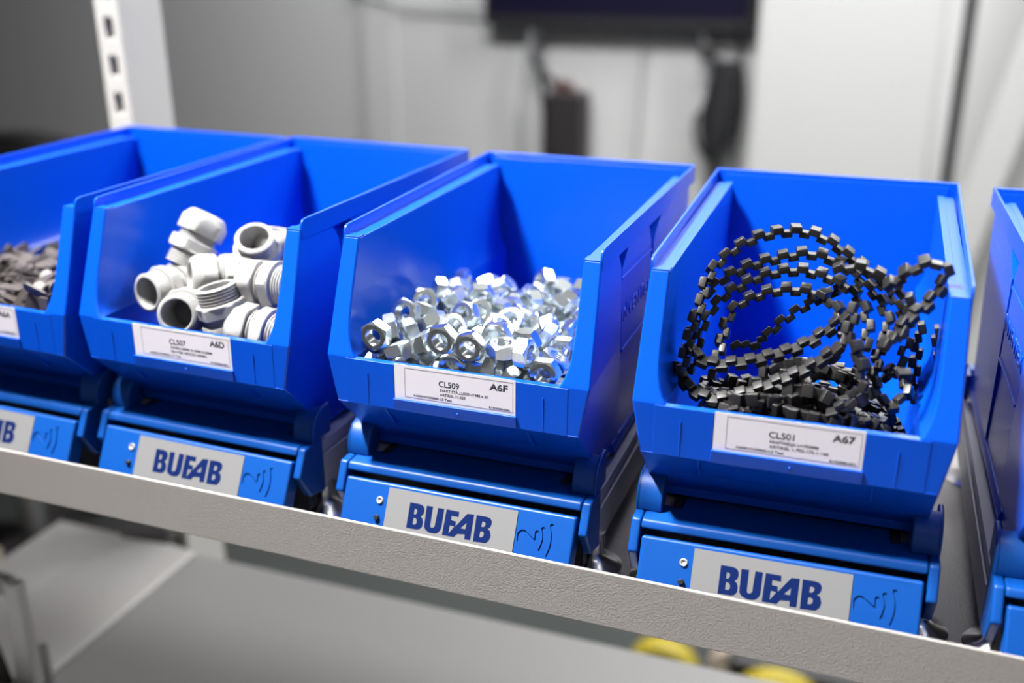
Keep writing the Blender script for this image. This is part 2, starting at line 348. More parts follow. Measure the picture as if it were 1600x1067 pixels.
def make_scale(root):
    z = lambda v: v + ZS
    # housing: top bridge + two cheeks, around the control panel
    m = MB()
    pf = lambda x, s, d: tuple(PF @ Vector((x, -s, d)))        # point on the slanted face
    w, wi = .0769, .0716
    for s in (-1, 1):
        # cheek
        m.hull([(s * x, y, z(zz)) for x in (wi, w) for y, zz in ((-.0193, -.1371), (-.0275, -.1529), (-.0176, -.1697), (.000, -.1740), (.000, -.1371))])
        # inner gusset under the cheek
        m.hull([(s * x, y, z(zz)) for x in (.066, wi + .001) for y, zz in ((-.012, -.150), (-.0150, -.156), (-.006, -.174), (.000, -.174), (.000, -.150))])
    m.hull([(x, y, z(zz)) for x in (-wi + .0002, wi - .0002) for y, zz in ((-.0193, -.13712), (-.0216, -.1415), (-.012, -.1445), (.000, -.1445), (.000, -.13712))])
    m.hull([(x, y, z(zz)) for x in (-.0535, .0535) for y in (-.002, .030) for zz in (-.1410, -.13718)])
    m.build('front_housing', M['scale'], root, bevel=.0013)
    # dark block standing in for the shade behind the panel
    MB().box(-.0700, .0700, -.010, -.002, z(-.185), z(-.1440)).build('cavity_shade', M['recess_shade'], root, sm=0)
    # control panel with engraved wireless mark
    m = MB()
    P = [(-.0702, .0, 0), (.0702, 0, 0)]
    m.hull([pf(x, s, d) for x in (-.0702, .0702) for s, d in ((-.0022, -.0004), (-.0022, -.012), (.0340, -.012), (.0340, -.0004))])
    pan = m.build('control_panel', M['scale'], root)
    bvl = pan.modifiers.new('b', 'BEVEL'); bvl.width = .0016; bvl.segments = 4
    cut = MB()
    for S in SYM:
        S = [(a / 1000, b / 1000) for a, b in S]
        Q = []
        if len(S) == 4:
            for i in range(len(S) - 1):
                a, b, c, d = [Vector(S[max(0, min(len(S) - 1, i + j))]) for j in (-1, 0, 1, 2)]
                for k in range(4):
                    u = k / 4; Q.append(0.5 * ((2 * b) + (c - a) * u + (2 * a - 5 * b + 4 * c - d) * u * u + (3 * b - a - 3 * c + d) * u ** 3))
            Q.append(Vector(S[-1]))
        else: Q = [Vector(p) for p in S]
        for p, q in zip(Q[:-1], Q[1:]):
            pts = []
            for c_ in (p, q):
                for k in range(10):
                    a = 2 * PI * k / 10
                    for d in (-.00115, .002): pts.append(pf(c_.x +   .0012 * math.cos(a), c_.y + .0012 * math.sin(a), d))
            cut.hull(pts)
    co = cut.build('cut', M['scale'], None, sm=0)
    bo = pan.modifiers.new('bool', 'BOOLEAN'); bo.object = co; bo.operation = 'DIFFERENCE'; bo.solver = 'EXACT'; bo.use_self = True
    dg = bpy.context.evaluated_depsgraph_get(); dg.update()
    me = bpy.data.meshes.new_from_object(pan.evaluated_get(dg)); pan.modifiers.clear()
    pan.data = me; me.name = 'control_panel'; smooth(me, 25)
    me.materials.clear(); me.materials.append(M['scale']); pan.modifiers.new('wn', 'WEIGHTED_NORMAL').keep_sharp = True
    bpy.data.objects.remove(co)
    # brand plate
    bp_ = MB(); bp_.hull([pf(x, s, d) for x in (-.0418, .0370) for s in (.0001, .0335) for d in (-.0006, .0000)])
    bpl = bp_.build('brand_plate', M['plate'], root, sm=0); tag(bpl, 'light grey plate with navy BUFAB lettering')
    letters = [[[(x / 1000, -y / 1000) for x, y in P] for P in L] for L in LOGO]
    bm = curve_fill(letters, PF @ Matrix.Translation((0, 0, .00003)))
    me = bpy.data.meshes.new('brand_lettering'); bm.to_mesh(me); bm.free(); me.materials.append(M['ink'])
    lo = bpy.data.objects.new('brand_lettering', me); C.objects.link(lo); lo.parent = bpl
    # light and button
    def disc(name, x, s, prof, mm):
        m_ = MB(); m_.lathe(prof, 24, PF @ Matrix.Translation((x, -s, -.0004))); return m_.build(name, M[mm], root)
    disc('indicator_light', -.0466, .0083, [(.0021, -.001), (.0021, .0006), (.0017, .0011), (.0014, .0010), (.0011, .0003), (.0001, .0001)], 'silver')
    disc('reset_button', -.0467, .0183, [(.0016, -.001), (.0016, .0016), (.0012, .0020), (.0001, .0020)], 'black')
    # side rails (profiled)
    for s in (-1, 1):
        m = MB()
        m.hull([(s * x, y, z(zz)) for x in (.0600, .0765) for y in (.000, .228) for zz in (-.1475, -.1400)])
        m.hull([(s * x, y, z(zz)) for x in (.0600, .0775) for y in (.000, .228) for zz in (-.1505, -.1493)])
        m.hull([(s * x, y, z(zz)) for x in (.0600, .0752) for y in (.000, .228) for zz in (-.1500, -.1470)])
        m.hull([(s * x, y, z(zz)) for x in (.0600, .0768) for y in (.000, .228) for zz in (-.1725, -.1500)])
        m.build('side_rail', M['rail'], root, bevel=.0003)
    MB().box(-.061, .061, .000, .228, z(-.1700), z(-.1400)).build('platform', M['rail'], root, bevel=.0005)
    for s in (-1, 1): MB().box(s * .0560 - .0022, s * .0560 + .0022, -.0035, .03, z(-.1395), z(-.13708)).build('clip_slot_shade', M['recess_shade'], root, sm=0)  # dark strips painting in the shade of the clip slots
    # corner clips (front and back)
    prof = [(-.0103, -.1373), (-.0103, -.1325), (-.0092, -.1275), (-.0065, -.1230), (-.0025, -.1200), (.0030, -.1182), (.0100, -.1176), (.0100, -.1373)]
    for s in (-1, 1):
        m = MB(); m.ngon_prism([(y, z(zz)) for y, zz in prof], s * .0740, s * .0769)
        m.ngon_prism([(y, z(zz)) for y, zz in prof if y < .004] + [(.0030, z(-.1372))], s * .0625, s * .0768)
        m.build('corner_clip', M['scale'], root, bevel=.0010)
        m = MB(); m.hull([(s * x, y, z(zz)) for x in (.062, .0772) for y in (.226, .236) for zz in (-.140, -.122)])
        m.hull([(s * x, y, z(zz)) for x in (.0735, .0772) for y in (.214, .236) for zz in (-.140, -.122)])
        m.build('corner_clip', M['scale'], root, bevel=.0010)
    # chrome feet
    for x, y in ((-.0665, .010), (.0725, .006), (-.0665, .200), (.0725, .200)):
        m = MB(); m.lathe([(.0160, .0000), (.0160, .0012), (.0145, .0022), (.0080, .0060), (.0055, .0110), (.0055, .0225)], 32, Matrix.Translation((x, y, 0)))
        m.build('foot', M['chrome'], root)

scale_x = {1: (-.3373, .0043, -.031), 2: (-.1764, .0042, -.0311), 3: (.0010, .0, -.0006), 4: (.1773, -.0013, .0322), 5: (.3545, -.002, .035)}
scale_lab = {
    1: 'blue shelf scale under the leftmost bin, cut by the left edge of the picture',
    2: 'blue shelf scale under the bin of light grey cable glands',
    3: 'blue shelf scale under the bin of shiny hex nuts',
    4: 'blue shelf scale under the bin of black toothed strips',
    5: 'blue shelf scale at the right edge under the rightmost bin'}
sc3 = thing('shelf_scale', (0, 0, 0), 0, scale_lab[3], 'scale', 'counting scales along the shelf')
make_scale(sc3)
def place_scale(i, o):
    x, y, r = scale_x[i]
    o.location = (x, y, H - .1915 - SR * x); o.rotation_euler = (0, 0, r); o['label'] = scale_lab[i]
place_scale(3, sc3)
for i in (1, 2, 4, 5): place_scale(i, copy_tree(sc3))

# ================================================================ STORAGE BIN
ZB = .1355
def lerp(a, b, t): return a + (b - a) * t
def interp(tab, z):
    for (z0, v0), (z1, v1) in zip(tab[:-1], tab[1:]):
        if z <= z0 and z >= z1: return lerp(v0, v1, (z0 - z) / (z0 - z1) if z0 != z1 else 0)
    return tab[0][1] if z > tab[0][0] else tab[-1][1]
YF = [(-.0056, -.0007), (-.0685, -.0242), (-.0959, -.0247), (-.1157, -.0048), (-.1355, .012)]
WO = [(-.0056, .0748), (-.03, .0757), (-.0685, .0767), (-.0959, .0716), (-.1355, .0710)]
WI = [(-.0056, .0650), (-.040, .0652), (-.050, .0649), (-.056, .0643), (-.061, .0633), (-.065, .0619), (-.0675, .0607), (-.0690, .0596), (-.1355, .0565)]
WR = [(-.0056, .0752), (-.1355, .0728)]
def make_bin(root):
    z = lambda v: v + ZB
    tub = MB()
    levels = [-.0066, -.02, -.034, -.040, -.045, -.050, -.053, -.056, -.0585, -.061, -.063, -.065, -.0665, -.0678, -.0685, -.0690, -.078, -.0870, -.0959, -.106, -.1157, -.125, -.1355]
    YR = [(-.0056, .0285), (-.0235, .0420), (-.119, .0530), (-.1355, .055)]
    for s in (-1, 1):
        # front post, open-ended loft
        R_ = []
        for l in levels:
            yf = interp(YF, l); wo = interp(WO, l); wi = interp(WI, l); yr = interp(YR, l); wr = interp(WR, l)
            R_.append([(s * wi, yf + .0009, z(l)), (s * (wi + .0009), yf, z(l)), (s * (wo - .0008), yf, z(l)), (s * wo, yf + .0008, z(l)), (s * wr, yr, z(l)), (s * .069, yr, z(l)), (s * wi, yr, z(l))])
        tub.rings(R_)
        # wall core behind, from post to back
        R_ = []
        for l in levels:
            R_.append([(s * interp(WI, l), interp(YR, l) - .001, z(l)), (s * .0690, interp(YR, l) - .001, z(l)), (s * .0690, .216, z(l)), (s * interp(WI, l), .216, z(l))])
        tub.rings(R_)
        # centre panel upper and lower zone
        def strip(yz, x0, x1a, x1b, zt, zb):
            tub.hull([(s * x0, y, z(zz)) for y, zz in yz] + [(s * lerp(x1a, x1b, (zt - zz) / (zt - zb)), y, z(zz)) for y, zz in yz])
        strip([(.0604, -.009), (.1029, -.009), (.1158, -.0271), (.0440, -.0240)], .067, .0746, .0742, -.009, -.027)
        strip([(.0440, -.0240), (.1158, -.0271), (.1200, -.0745), (.0505, -.0745)], .067, .0742, .0736, -.024, -.0745)
        strip([(.0505, -.0745), (.1200, -.0745), (.1250, -.130), (.0560, -.130)], .067, .0722, .0718, -.0745, -.130)
        tub.hull([(s * x, y, z(zz)) for x in (.07, .0749) for y, zz in ((.0440, -.0280), (.1150, -.0300), (.0440, -.0295), (.1150, -.0316))])
        tub.hull([(s * x, y, z(zz)) for x in (.07, .0744) for y, zz in ((.0505, -.0735), (.1190, -.0735), (.0505, -.0752), (.1190, -.0752))])
        # rear post
        tub.hull([(s * x, y, z(zz)) for x in (.067, .0748) for y, zz in ((.1466, -.009), (.224, -.009), (.1185, -.0275), (.224, -.0275))])
        tub.hull([(s * x, y, z(zz)) for x, y, zz in ((.067, .1185, -.0275), (.0748, .1185, -.0275), (.067, .224, -.0275), (.0748, .224, -.0275), (.067, .1285, -.131), (.0728, .1285, -.131), (.067, .215, -.131), (.0728, .215, -.131))])
        # foot band
        tub.hull([(s * x, y, z(zz)) for x, zz in ((.060, -.1295), (.0728, -.1295), (.0740, -.1325), (.0740, -.1355), (.060, -.1355)) for y in (.040, .2165)])
        # rim: thin upstanding lip with rounded front end, plus stacking ledge
        poly = [(-.0002, -.0118), (-.0002, -.0050), (.0004, -.0026), (.0016, -.0009), (.0036, 0), (.228, 0), (.228, -.0118)]
        tub.hull([(s * x(y), y, z(zz)) for y, zz in poly for x in (lambda y: lerp(.0752, .0776, y / .228), lambda y: lerp(.0738, .0762, y / .228))])
        tub.hull([(s * x, y, z(zz)) for x in (.0665, .0746) for y in (.0035, .213) for zz in (-.0088, -.0068)])
        tub.hull([(s * .0650, y, z(-.0074)) for y in (.0085, .212)] + [(s * .0650, y, z(-.0090)) for y in (.0085, .212)] + [(s * .070, y, z(zz)) for y in (.0085, .212) for zz in (-.0068, -.0090)])
        tub.hull([(s * x, y, z(zz)) for x in (.0652, .0744) for y in (-.0008, .0062) for zz in (-.0072, -.0056)])
    # front plate
    tub.hull([(x, y, z(zz)) for x in (-.062, .062) for y, zz in ((-.0238, -.0692), (-.0208, -.0688), (-.0215, -.0959), (-.0244, -.0959))])
    for x0, x1 in ((-.0650, -.0352), (.0364, .0650)):
        tub.hull([(x, y, z(zz)) for x in (x0, x1) for y, zz in ((-.0245, -.0691), (-.0215, -.0689), (-.0228, -.0959), (-.0249, -.0959))])
    tub.hull([(x, y, z(zz)) for x in (-.0356, .0368) for y, zz in ((-.0262, -.0889), (-.0230, -.0889), (-.0230, -.0959), (-.0256, -.0959))])
    for x in (-.0515, .0515):
        tub.box(x - .0003, x + .0003, -.0251, -.0235, z(-.0950), z(-.0760))
    tub.lathe([(.0008, 0), (.0008, .0006), (.0003, .0009)], 10, Matrix.Translation((.003, -.0256, z(-.0925))) @ Matrix.Rotation(PI / 2, 4, 'X'))
    # sloping belly under the front plate, and its ribs
    tub.hull([(x, y, z(zz)) for x in (-.071, .071) for y, zz in ((-.0250, -.0955), (-.0225, -.0945), (-.0048, -.1155), (-.0010, -.1140))])
    tub.hull([(x, y, z(zz)) for x in (-.071, .071) for y, zz in ((-.0048, -.1155), (-.0010, -.1140), (.0120, -.1355), (.016, -.1340))])
    for x in (-.042, .042):
        tub.hull([(x + dx, y, z(zz)) for dx in (-.0006, .0006) for y, zz in ((-.0245, -.0958), (-.0085, -.1115), (-.0125, -.1118), (-.022, -.0985))])
    # floor and back
    tub.box(-.069, .069, .008, .216, z(-.1355), z(-.1305))
    tub.hull([(x, y, z(zz)) for x in (-.0720, .0720) for y, zz in ((.2245, -.003), (.2270, -.003), (.2200, -.134), (.2120, -.134))])
    tub.hull([(x, y, z(zz)) for x in (-.0772, .0772) for y, zz in ((.2250, 0), (.228, 0), (.228, -.0118), (.2245, -.0118))])
    b = tub.build('tub', M['bin'], root, bevel=.0007)
    # embossed lettering on both flanks
    for s in (1, -1):
        pl = Matrix(((0, 0, s, s * .0738), (s, 0, 0, .0475 if s > 0 else .1195), (0, 1, 0, z(-.0562)), (0, 0, 0, 1)))
        e = text_mesh([('INVENTEX', 0, 0, .0092, .070, .00012)], 'embossed_lettering', M['bin'], b, pl)
        e.location = (0, 0, 0)
        for v in e.data.vertices: v.co.x += s * (.0004 if abs(v.co.x) > .07380001 else 0)
    # moulding dots low on the flank
    d = MB()
    for i in range(6):
        for j in range(2 + (i % 2)):
            d.lathe([(.0004, 0), (.0002, .0004)], 8, Matrix.Translation((.0731, .012 + i * .0045, z(-.1185 - .004 * j + .0006 * i))) @ Matrix.Rotation(PI / 2, 4, 'Y'))
    d.build('moulding_marks', M['bin'], b)

LT = Vector((0, -.0234, -.0681)); LB = Vector((0, -.0238, -.0889))
def make_card(root, items):
    up = (LT - LB).normalized(); nn = Vector((1, 0, 0)).cross(up)
    m4 = Matrix((Vector((1, 0, 0)), up, nn)).transposed().to_4x4(); m4.translation = Vector((0, -.0242, -.0684 + ZB))
    m = MB(); m.hull([tuple(m4 @ Vector((x, -s, d))) for x in (-.0349, .0361) for s in (.0000, .0212) for d in (0, .0002)])
    c = m.build('label_card', M['paper'], root, sm=0); tag(c, 'white paper label card in the bin front')
    pl = m4 @ Matrix.Translation((0, 0, .0002))
    text_mesh(items, 'printed_text', M['black_ink'], c, pl)
    fr = MB()
    x0, x1, s0, s1, t = -.0287, .0345, .0017, .0187, .00018
    for a, b, c_, d in ((x0, x1, s0, s0 + t), (x0, x1, s1, s1 + t), (x0, x0 + t, s0, s1), (x1, x1 + t, s0, s1)):
        fr.hull([tuple(pl @ Vector((x, -s, q))) for x in (a, b) for s in (c_, d) for q in (0, .00005)])
    fr.build('printed_border', M['black_ink'], c, sm=0)
    return c
def card_text(code, slot, l1, w1, l2, w2, l3, l4, l5):
    mm = .001
    it = ([(code, -8.3 * mm, -9.8 * mm, 3.4 * mm, 12.0 * mm, .00007)] if code else []) + [(slot, 21.3 * mm, -7.2 * mm, 3.7 * mm, 10.4 * mm, .00016)]
    if l1: it.append((l1, -7.7 * mm, -12.6 * mm, 1.55 * mm, w1 * mm, .00002))
    if l2: it.append((l2, -7.7 * mm, -15.2 * mm, 1.55 * mm, w2 * mm, .00002))
    if l3: it.append((l3, -23.7 * mm, -17.8 * mm, 1.3 * mm, 15.2 * mm, .00002))
    if l4: it.append((l4, -7.7 * mm, -17.8 * mm, 1.4 * mm, 7.0 * mm, .00002))
    if l5: it.append((l5, 21.0 * mm, -18.2 * mm, 1.2 * mm, 12.0 * mm, .00002))
    return it
bins = {1: (-.3378, .0034, -.0276), 2: (-.1782, .0040, -.0276), 3: (0, 0, 0), 4: (.1761, -.0024, .0202), 5: (.3580, -.003, .050)}
bin_lab = {
    1: 'blue plastic storage bin of small dark clips, label A6A, leftmost in the row',
    2: 'blue plastic storage bin of light grey cable glands, label CL507 A6D',
    3: 'blue plastic storage bin of shiny hex nuts, label CL509 A6F',
    4: 'blue plastic storage bin of black toothed strips, label CL501 A67',
    5: 'blue plastic storage bin cut off by the right edge of the picture'}
cards = {
    1: card_text(None, 'A6A', None, 0, None, 0, None, None, 'E193088-002'),
    2: card_text('CL507', 'A6D', 'S-RÖRKLAMMER 24-40MM 25-80MM', 30, '109-4-TSBR 1007X1DX 10700001', 26, 'AA0001010398081', 'LS Test', 'E193088-004'),
    3: card_text('CL509', 'A6F', 'SVART STÅ,,LLSKRUV M8 x 25', 28, 'ARTIKEL 71-025', 15, 'AA0001010398081', 'LS Test', 'E193088-006'),
    4: card_text('CL501', 'A67', 'KRAFTKEDJA L=1700MM', 23, 'ARTIKEL 1-703-175-1-160', 28, 'AA0001010398081', 'LS Test', 'E193088-001')}
root3 = thing('storage_bin', (0, 0, 0), 0, bin_lab[3], 'storage bin', 'blue storage bins in a row')
make_bin(root3)
def bin_matrix(i):
    x, y, r = bins[i]; return Matrix.Translation((x, y, H)) @ Matrix.Rotation(r, 4, 'Z')
for i in (3, 1, 2, 4, 5):
    o = root3 if i == 3 else copy_tree(root3)
    x, y, r = bins[i]; o.location = (x, y, H - ZB); o.rotation_euler = (0, 0, r); o['label'] = bin_lab[i]
    bins[i] = (x, y, r, o) if False else (x, y, r)
    o['_i'] = i
for o in [q for q in C.objects if '_i' in q.keys()]:
    i = o['_i']; del o['_i']
    if i in cards: make_card(o, cards[i])

# ================================================================ HEX NUTS
def make_nut_mesh():
    N = 48; h = .0065; rows = []
    hexr = lambda a: .0065 / math.cos((a % (PI / 3)) - PI / 6)
    def ring(f): return [(lambda a: (lambda r, zz: (r * math.cos(a), r * math.sin(a), zz))(*f(a)))(2 * PI * k / N) for k in range(N)]
    R_ = []
    nt = 6; z0 = h / 2 - .0006
    hole = [(.0041, h / 2), (.0036, h / 2 - .0006)]
    for k in range(nt):
        zz = z0 - (k + .5) * (h - .0012) / nt; hole += [(.0040, zz)]
        hole += [(.0035, zz - .5 * (h - .0012) / nt)]
    hole += [(.0041, -h / 2)]
    seq = [(lambda a, r=r, zz=zz: (r, zz)) for r, zz in hole]
    seq += [lambda a: (.0060, -h / 2), lambda a: (hexr(a), -h / 2 + max(0, hexr(a) - .0060) * .62), lambda a: (hexr(a), h / 2 - max(0, hexr(a) - .0060) * .62), lambda a: (.0060, h / 2)]
    rr = [ring(f) for f in seq]
    m = MB(); V = [[m.bm.verts.new(p) for p in r] for r in rr]
    for i in range(len(V)):
        A, B = V[i], V[(i + 1) % len(V)]
        for j in range(N):
            k = (j + 1) % N; m.bm.faces.new((A[j], A[k], B[k], B[j]))
    bmesh.ops.scale(m.bm, vec=(1.18, 1.18, 1.18), verts=m.bm.verts)
    return m.build('hex_nut', M['zinc'], sm=28)
NUTS = json.loads('[[-540,-5,-896,71,4,71,4],[261,755,-945,79,0,0,61],[-161,-113,-945,0,-93,37,0],[157,314,-945,0,41,91,0],[-359,804,-945,0,98,18,0],[-493,506,-945,60,0,0,80],[44,425,-907,69,22,67,14],[-181,591,-907,9,65,28,70],[-490,136,-907,35,-35,-61,-61],[368,622,-945,0,67,74,0],[-491,331,-945,0,41,-91,0],[286,962,-945,0,-72,69,0],[501,516,-945,0,-72,69,0],[-282,43,-907,27,-70,-9,65],[-128,807,-945,0,-79,61,0],[-431,-160,-907,35,-35,61,61],[-96,52,-945,81,0,0,59],[-107,421,-945,0,-99,15,0],[-494,991,-945,0,-79,-61,0],[-502,427,-739,50,50,-50,-50],[115,665,-945,97,0,0,23],[490,828,-907,61,61,-35,35],[160,497,-907,39,-39,59,-59],[498,-108,-945,98,0,0,-20],[228,1131,-907,32,-32,-63,63],[24,811,-907,71,-34,62,-2],[244,481,-896,70,-17,-69,-10],[474,320,-945,100,0,0,0],[120,367,-814,81,18,54,17],[307,146,-907,60,-63,-33,-38],[-78,429,-861,32,0,0,95],[336,630,-861,96,0,0,29],[-107,1191,-945,82,0,0,-57],[-132,817,-861,98,0,0,21],[-304,465,-945,99,0,0,11],[-424,-18,-907,39,-39,59,-59],[315,253,-899,81,-58,2,-2],[431,1177,-907,37,37,60,60],[-241,478,-821,45,34,-1,-82],[75,34,-945,0,-25,-97,0],[490,107,-907,0,0,-71,70],[158,782,-822,67,-37,-65,7],[490,744,-907,61,-61,-35,-35],[336,7,-945,0,-100,9,0],[-32,1088,-907,58,-5,-71,-40],[349,1153,-907,2,62,33,71],[-386,66,-782,26,-42,-46,-74],[-502,457,-861,0,-97,-26,0],[-320,-111,-856,37,58,-64,-33],[-358,193,-907,15,67,22,69],[-322,1235,-907,71,71,0,0],[-540,-117,-781,39,-59,39,-59],[490,921,-907,35,-35,61,61],[144,175,-859,44,-89,0,15],[-537,788,-907,50,-50,50,-50],[-190,239,-907,24,-70,13,-67],[494,1187,-786,0,-78,-63,0],[540,526,-823,50,-50,50,-50],[-67,688,-907,46,-24,-67,-54],[-67,1235,-739,35,35,-61,61],[492,237,-861,9,0,2,-100],[68,1235,-907,0,0,71,71],[-13,-107,-904,92,12,33,17],[366,-16,-823,66,11,70,25],[-305,317,-807,8,16,96,-23],[-213,-98,-822,23,-67,-67,23],[-273,227,-895,63,41,-57,-31],[379,847,-857,77,-23,-44,41],[490,-159,-823,71,71,0,0],[-26,565,-907,34,37,60,-62],[540,309,-724,59,39,59,39],[-385,-103,-751,70,-20,-14,67],[-47,213,-861,6,-58,-66,-47],[-226,1068,-945,39,0,0,92],[163,-111,-945,17,0,0,-99],[-147,116,-827,42,15,-21,87],[540,-26,-823,15,-69,15,-69],[496,1015,-897,45,-45,54,54],[-154,941,-907,69,69,15,15],[-255,145,-737,79,2,-37,-48],[502,659,-846,66,-70,19,18],[-501,33,-597,40,-29,-70,52],[495,150,-781,36,1,2,-93],[-480,269,-826,26,91,31,9],[-134,-113,-778,33,-13,-94,5],[494,771,-739,27,-27,65,65],[-392,63,-620,76,-35,53,14],[-414,-79,-674,24,39,89,5],[204,33,-833,67,47,8,57],[490,-145,-664,71,71,0,0],[334,-148,-901,38,-30,-59,-65],[172,1195,-786,48,0,0,88],[224,565,-749,60,-15,-79,-4],[-490,234,-661,86,52,-1,1],[-490,623,-784,1,-1,-87,-50],[63,-143,-569,9,-10,70,70],[-419,659,-888,25,-90,15,-32],[135,1072,-907,31,31,63,63],[336,897,-754,91,-1,-30,-28],[-540,784,-748,18,68,18,68],[-374,459,-679,11,97,-20,12],[-206,-89,-615,24,52,1,82],[88,572,-765,19,37,48,-78],[462,1034,-740,56,-53,-49,-41],[-381,487,-823,50,50,50,50],[-490,1235,-823,35,35,61,-61],[-316,356,-733,24,93,28,-3],[-273,706,-900,59,-77,-21,16],[-37,-143,-699,70,-69,-14,-13],[126,650,-820,45,-23,70,50],[129,-112,-861,0,94,-34,0],[-160,1046,-765,48,-43,-72,26],[-500,1186,-945,96,0,0,-28],[-107,1193,-861,84,0,0,-54],[-69,666,-786,28,0,0,96],[319,442,-907,59,-59,-39,39],[-405,1193,-727,19,76,-44,-43],[-363,637,-670,36,29,-6,-88],[-502,-145,-573,68,68,-18,18],[67,1129,-759,47,19,67,55],[-255,733,-738,45,29,64,55],[-540,82,-749,65,28,-65,-28],[38,831,-783,56,0,-3,-83],[-341,957,-884,79,-22,5,58],[4,276,-891,14,-20,-43,87],[-540,925,-823,68,18,-68,-18],[-141,839,-655,70,-26,-66,10],[-540,560,-650,18,68,-18,-68],[490,1235,-580,35,35,61,-61],[-504,723,-586,70,9,-63,32],[490,1197,-702,50,0,0,87],[2,998,-804,53,-8,25,-81],[268,-108,-760,81,12,-50,-28],[19,49,-820,30,14,94,4],[328,168,-779,1,-24,-97,-5],[-314,185,-688,37,36,86,-3],[144,1235,-664,35,-35,61,61],[-152,814,-777,99,0,0,-11],[-484,463,-569,35,-25,-80,-42],[358,653,-730,28,-81,-2,51],[329,1138,-738,38,82,38,-21],[493,3,-650,1,-93,-23,28],[-276,602,-763,76,-61,18,14],[493,906,-702,25,-26,-9,93],[-495,306,-705,66,40,-33,54],[-540,1102,-819,22,67,22,67],[-403,779,-656,47,29,74,-38],[-277,-89,-665,81,-3,51,-28],[233,-93,-575,2,22,-98,-4],[434,379,-827,81,-35,12,46],[-167,251,-735,62,74,-14,-23],[-385,1111,-893,37,-80,20,43],[-28,18,-749,19,75,58,24],[177,916,-817,52,66,-52,16],[428,6,-710,68,15,23,67],[-346,836,-817,71,50,37,-32],[407,486,-785,12,60,75,-23],[-130,535,-692,3,93,-34,12],[357,-97,-582,38,-56,43,-60],[-98,-144,-546,70,71,-9,8],[-186,569,-621,12,76,64,4],[267,1028,-818,75,13,28,-59],[-211,692,-576,16,12,-58,-79],[-168,151,-596,50,42,1,76],[-62,488,-777,59,0,0,81],[-243,1086,-812,82,-10,46,-33],[-328,1178,-693,83,-12,45,-31],[-412,1032,-737,10,13,-49,-85],[194,1106,-625,42,-4,47,78],[252,839,-642,37,-3,56,74],[-269,935,-735,21,46,22,83],[412,1014,-627,89,8,-17,-42],[213,997,-717,29,-89,-36,2],[91,-82,-737,22,72,15,65],[-538,1183,-663,19,68,19,68],[-226,1185,-678,87,11,43,23],[79,193,-748,88,-19,-39,18],[-26,743,-661,42,23,-67,56],[325,1181,-625,11,66,66,-35],[178,-92,-694,15,-69,25,-66],[-444,334,-575,2,34,91,-25],[410,311,-719,66,22,16,-70],[-4,-13,-612,46,30,3,83],[-70,668,-664,45,-25,66,55],[-404,942,-755,34,28,81,-38],[-102,46,-698,93,-6,-30,19],[-444,852,-614,23,-9,83,-50],[-137,361,-740,30,-37,-56,-68],[193,461,-666,30,-93,12,-16],[-117,442,-596,11,2,-88,-46],[294,117,-700,74,4,3,-67],[145,30,-563,34,-34,-66,-57],[424,603,-708,21,-43,40,-78],[315,42,-585,63,-59,-32,-39],[-188,959,-621,82,-50,-24,14],[99,611,-629,91,-22,18,-30],[34,1180,-603,15,-34,-47,80],[130,91,-690,23,-21,-83,-47],[-327,225,-601,90,-25,-27,24],[41,1024,-661,7,-36,-75,-55],[284,921,-636,42,-46,-33,-71],[273,732,-790,44,-16,9,88],[-20,196,-674,59,-67,-23,-38],[-37,893,-667,48,-56,-48,47],[29,487,-680,66,28,23,66],[-20,321,-705,44,-53,-70,19],[94,395,-604,91,38,3,14],[83,864,-650,45,-21,-67,54],[-296,1019,-617,3,-57,70,-43],[419,783,-642,37,-16,91,-7],[214,274,-671,89,28,-2,-36],[194,738,-679,1,66,72,20],[-487,196,-553,66,40,33,-55],[490,181,-658,72,-69,0,0],[319,473,-639,46,57,-62,-28],[227,306,-749,10,-70,-65,-27],[254,369,-808,4,23,93,28],[-164,329,-575,51,-85,9,-7],[90,226,-587,57,33,19,73],[-354,594,-568,27,-58,76,-13],[376,234,-606,30,69,49,44]]')
nut = make_nut_mesh()
BM3 = bin_matrix(3)
def put(o, Mx, rec, dz=0):
    q = Quaternion([v / 100 for v in rec[3:]]); q.normalize()
    m4 = Mx @ Matrix.Translation((rec[0] / 1e4, rec[1] / 1e4, rec[2] / 1e4 + dz)) @ q.to_matrix().to_4x4()
    o.location = m4.translation; o.rotation_euler = m4.to_euler()
for i, rec in enumerate(NUTS):
    o = nut if i == 0 else nut.copy()
    if i: C.objects.link(o)
    tag(o, 'small zinc plated hex nut lying loose in the pile in the bin labelled CL509', 'nut', 'hex nuts heaped in bin CL509')
    put(o, BM3, rec)
# nuts underneath the visible layer, one heap
bmh = bmesh.new(); random.seed(8)
low = bmesh.new(); low.from_mesh(nut.data)
for ix in range(7):
    for iy in range(9):
        for iz in range(2):
            x = -.0480 + ix * .0160; y = .018 + iy * .0160 + iz * .002; zz = -.1210 + iz * .0160
            if y > .12 + .012 * (2 - iz): continue
            m4 = Matrix.Translation((x, y, zz)) @ Matrix.Rotation(random.uniform(-.7, .7), 4, 'X') @ Matrix.Rotation(random.uniform(0, 3), 4, 'Z')
            t_ = bmesh.new(); t_.from_mesh(nut.data); bmesh.ops.transform(t_, matrix=m4, verts=t_.verts)
            me_ = bpy.data.meshes.new('x'); t_.to_mesh(me_); t_.free(); bmh.from_mesh(me_); bpy.data.meshes.remove(me_)
low.free()
me = bpy.data.meshes.new('nut_heap'); bmh.to_mesh(me); bmh.free(); me.materials.append(M['zinc'])
o = bpy.data.objects.new('nut_heap', me); C.objects.link(o); o.matrix_world = BM3
tag(o, 'lower hidden layers of zinc plated nuts filling the bin labelled CL509', 'nuts', kind='stuff')

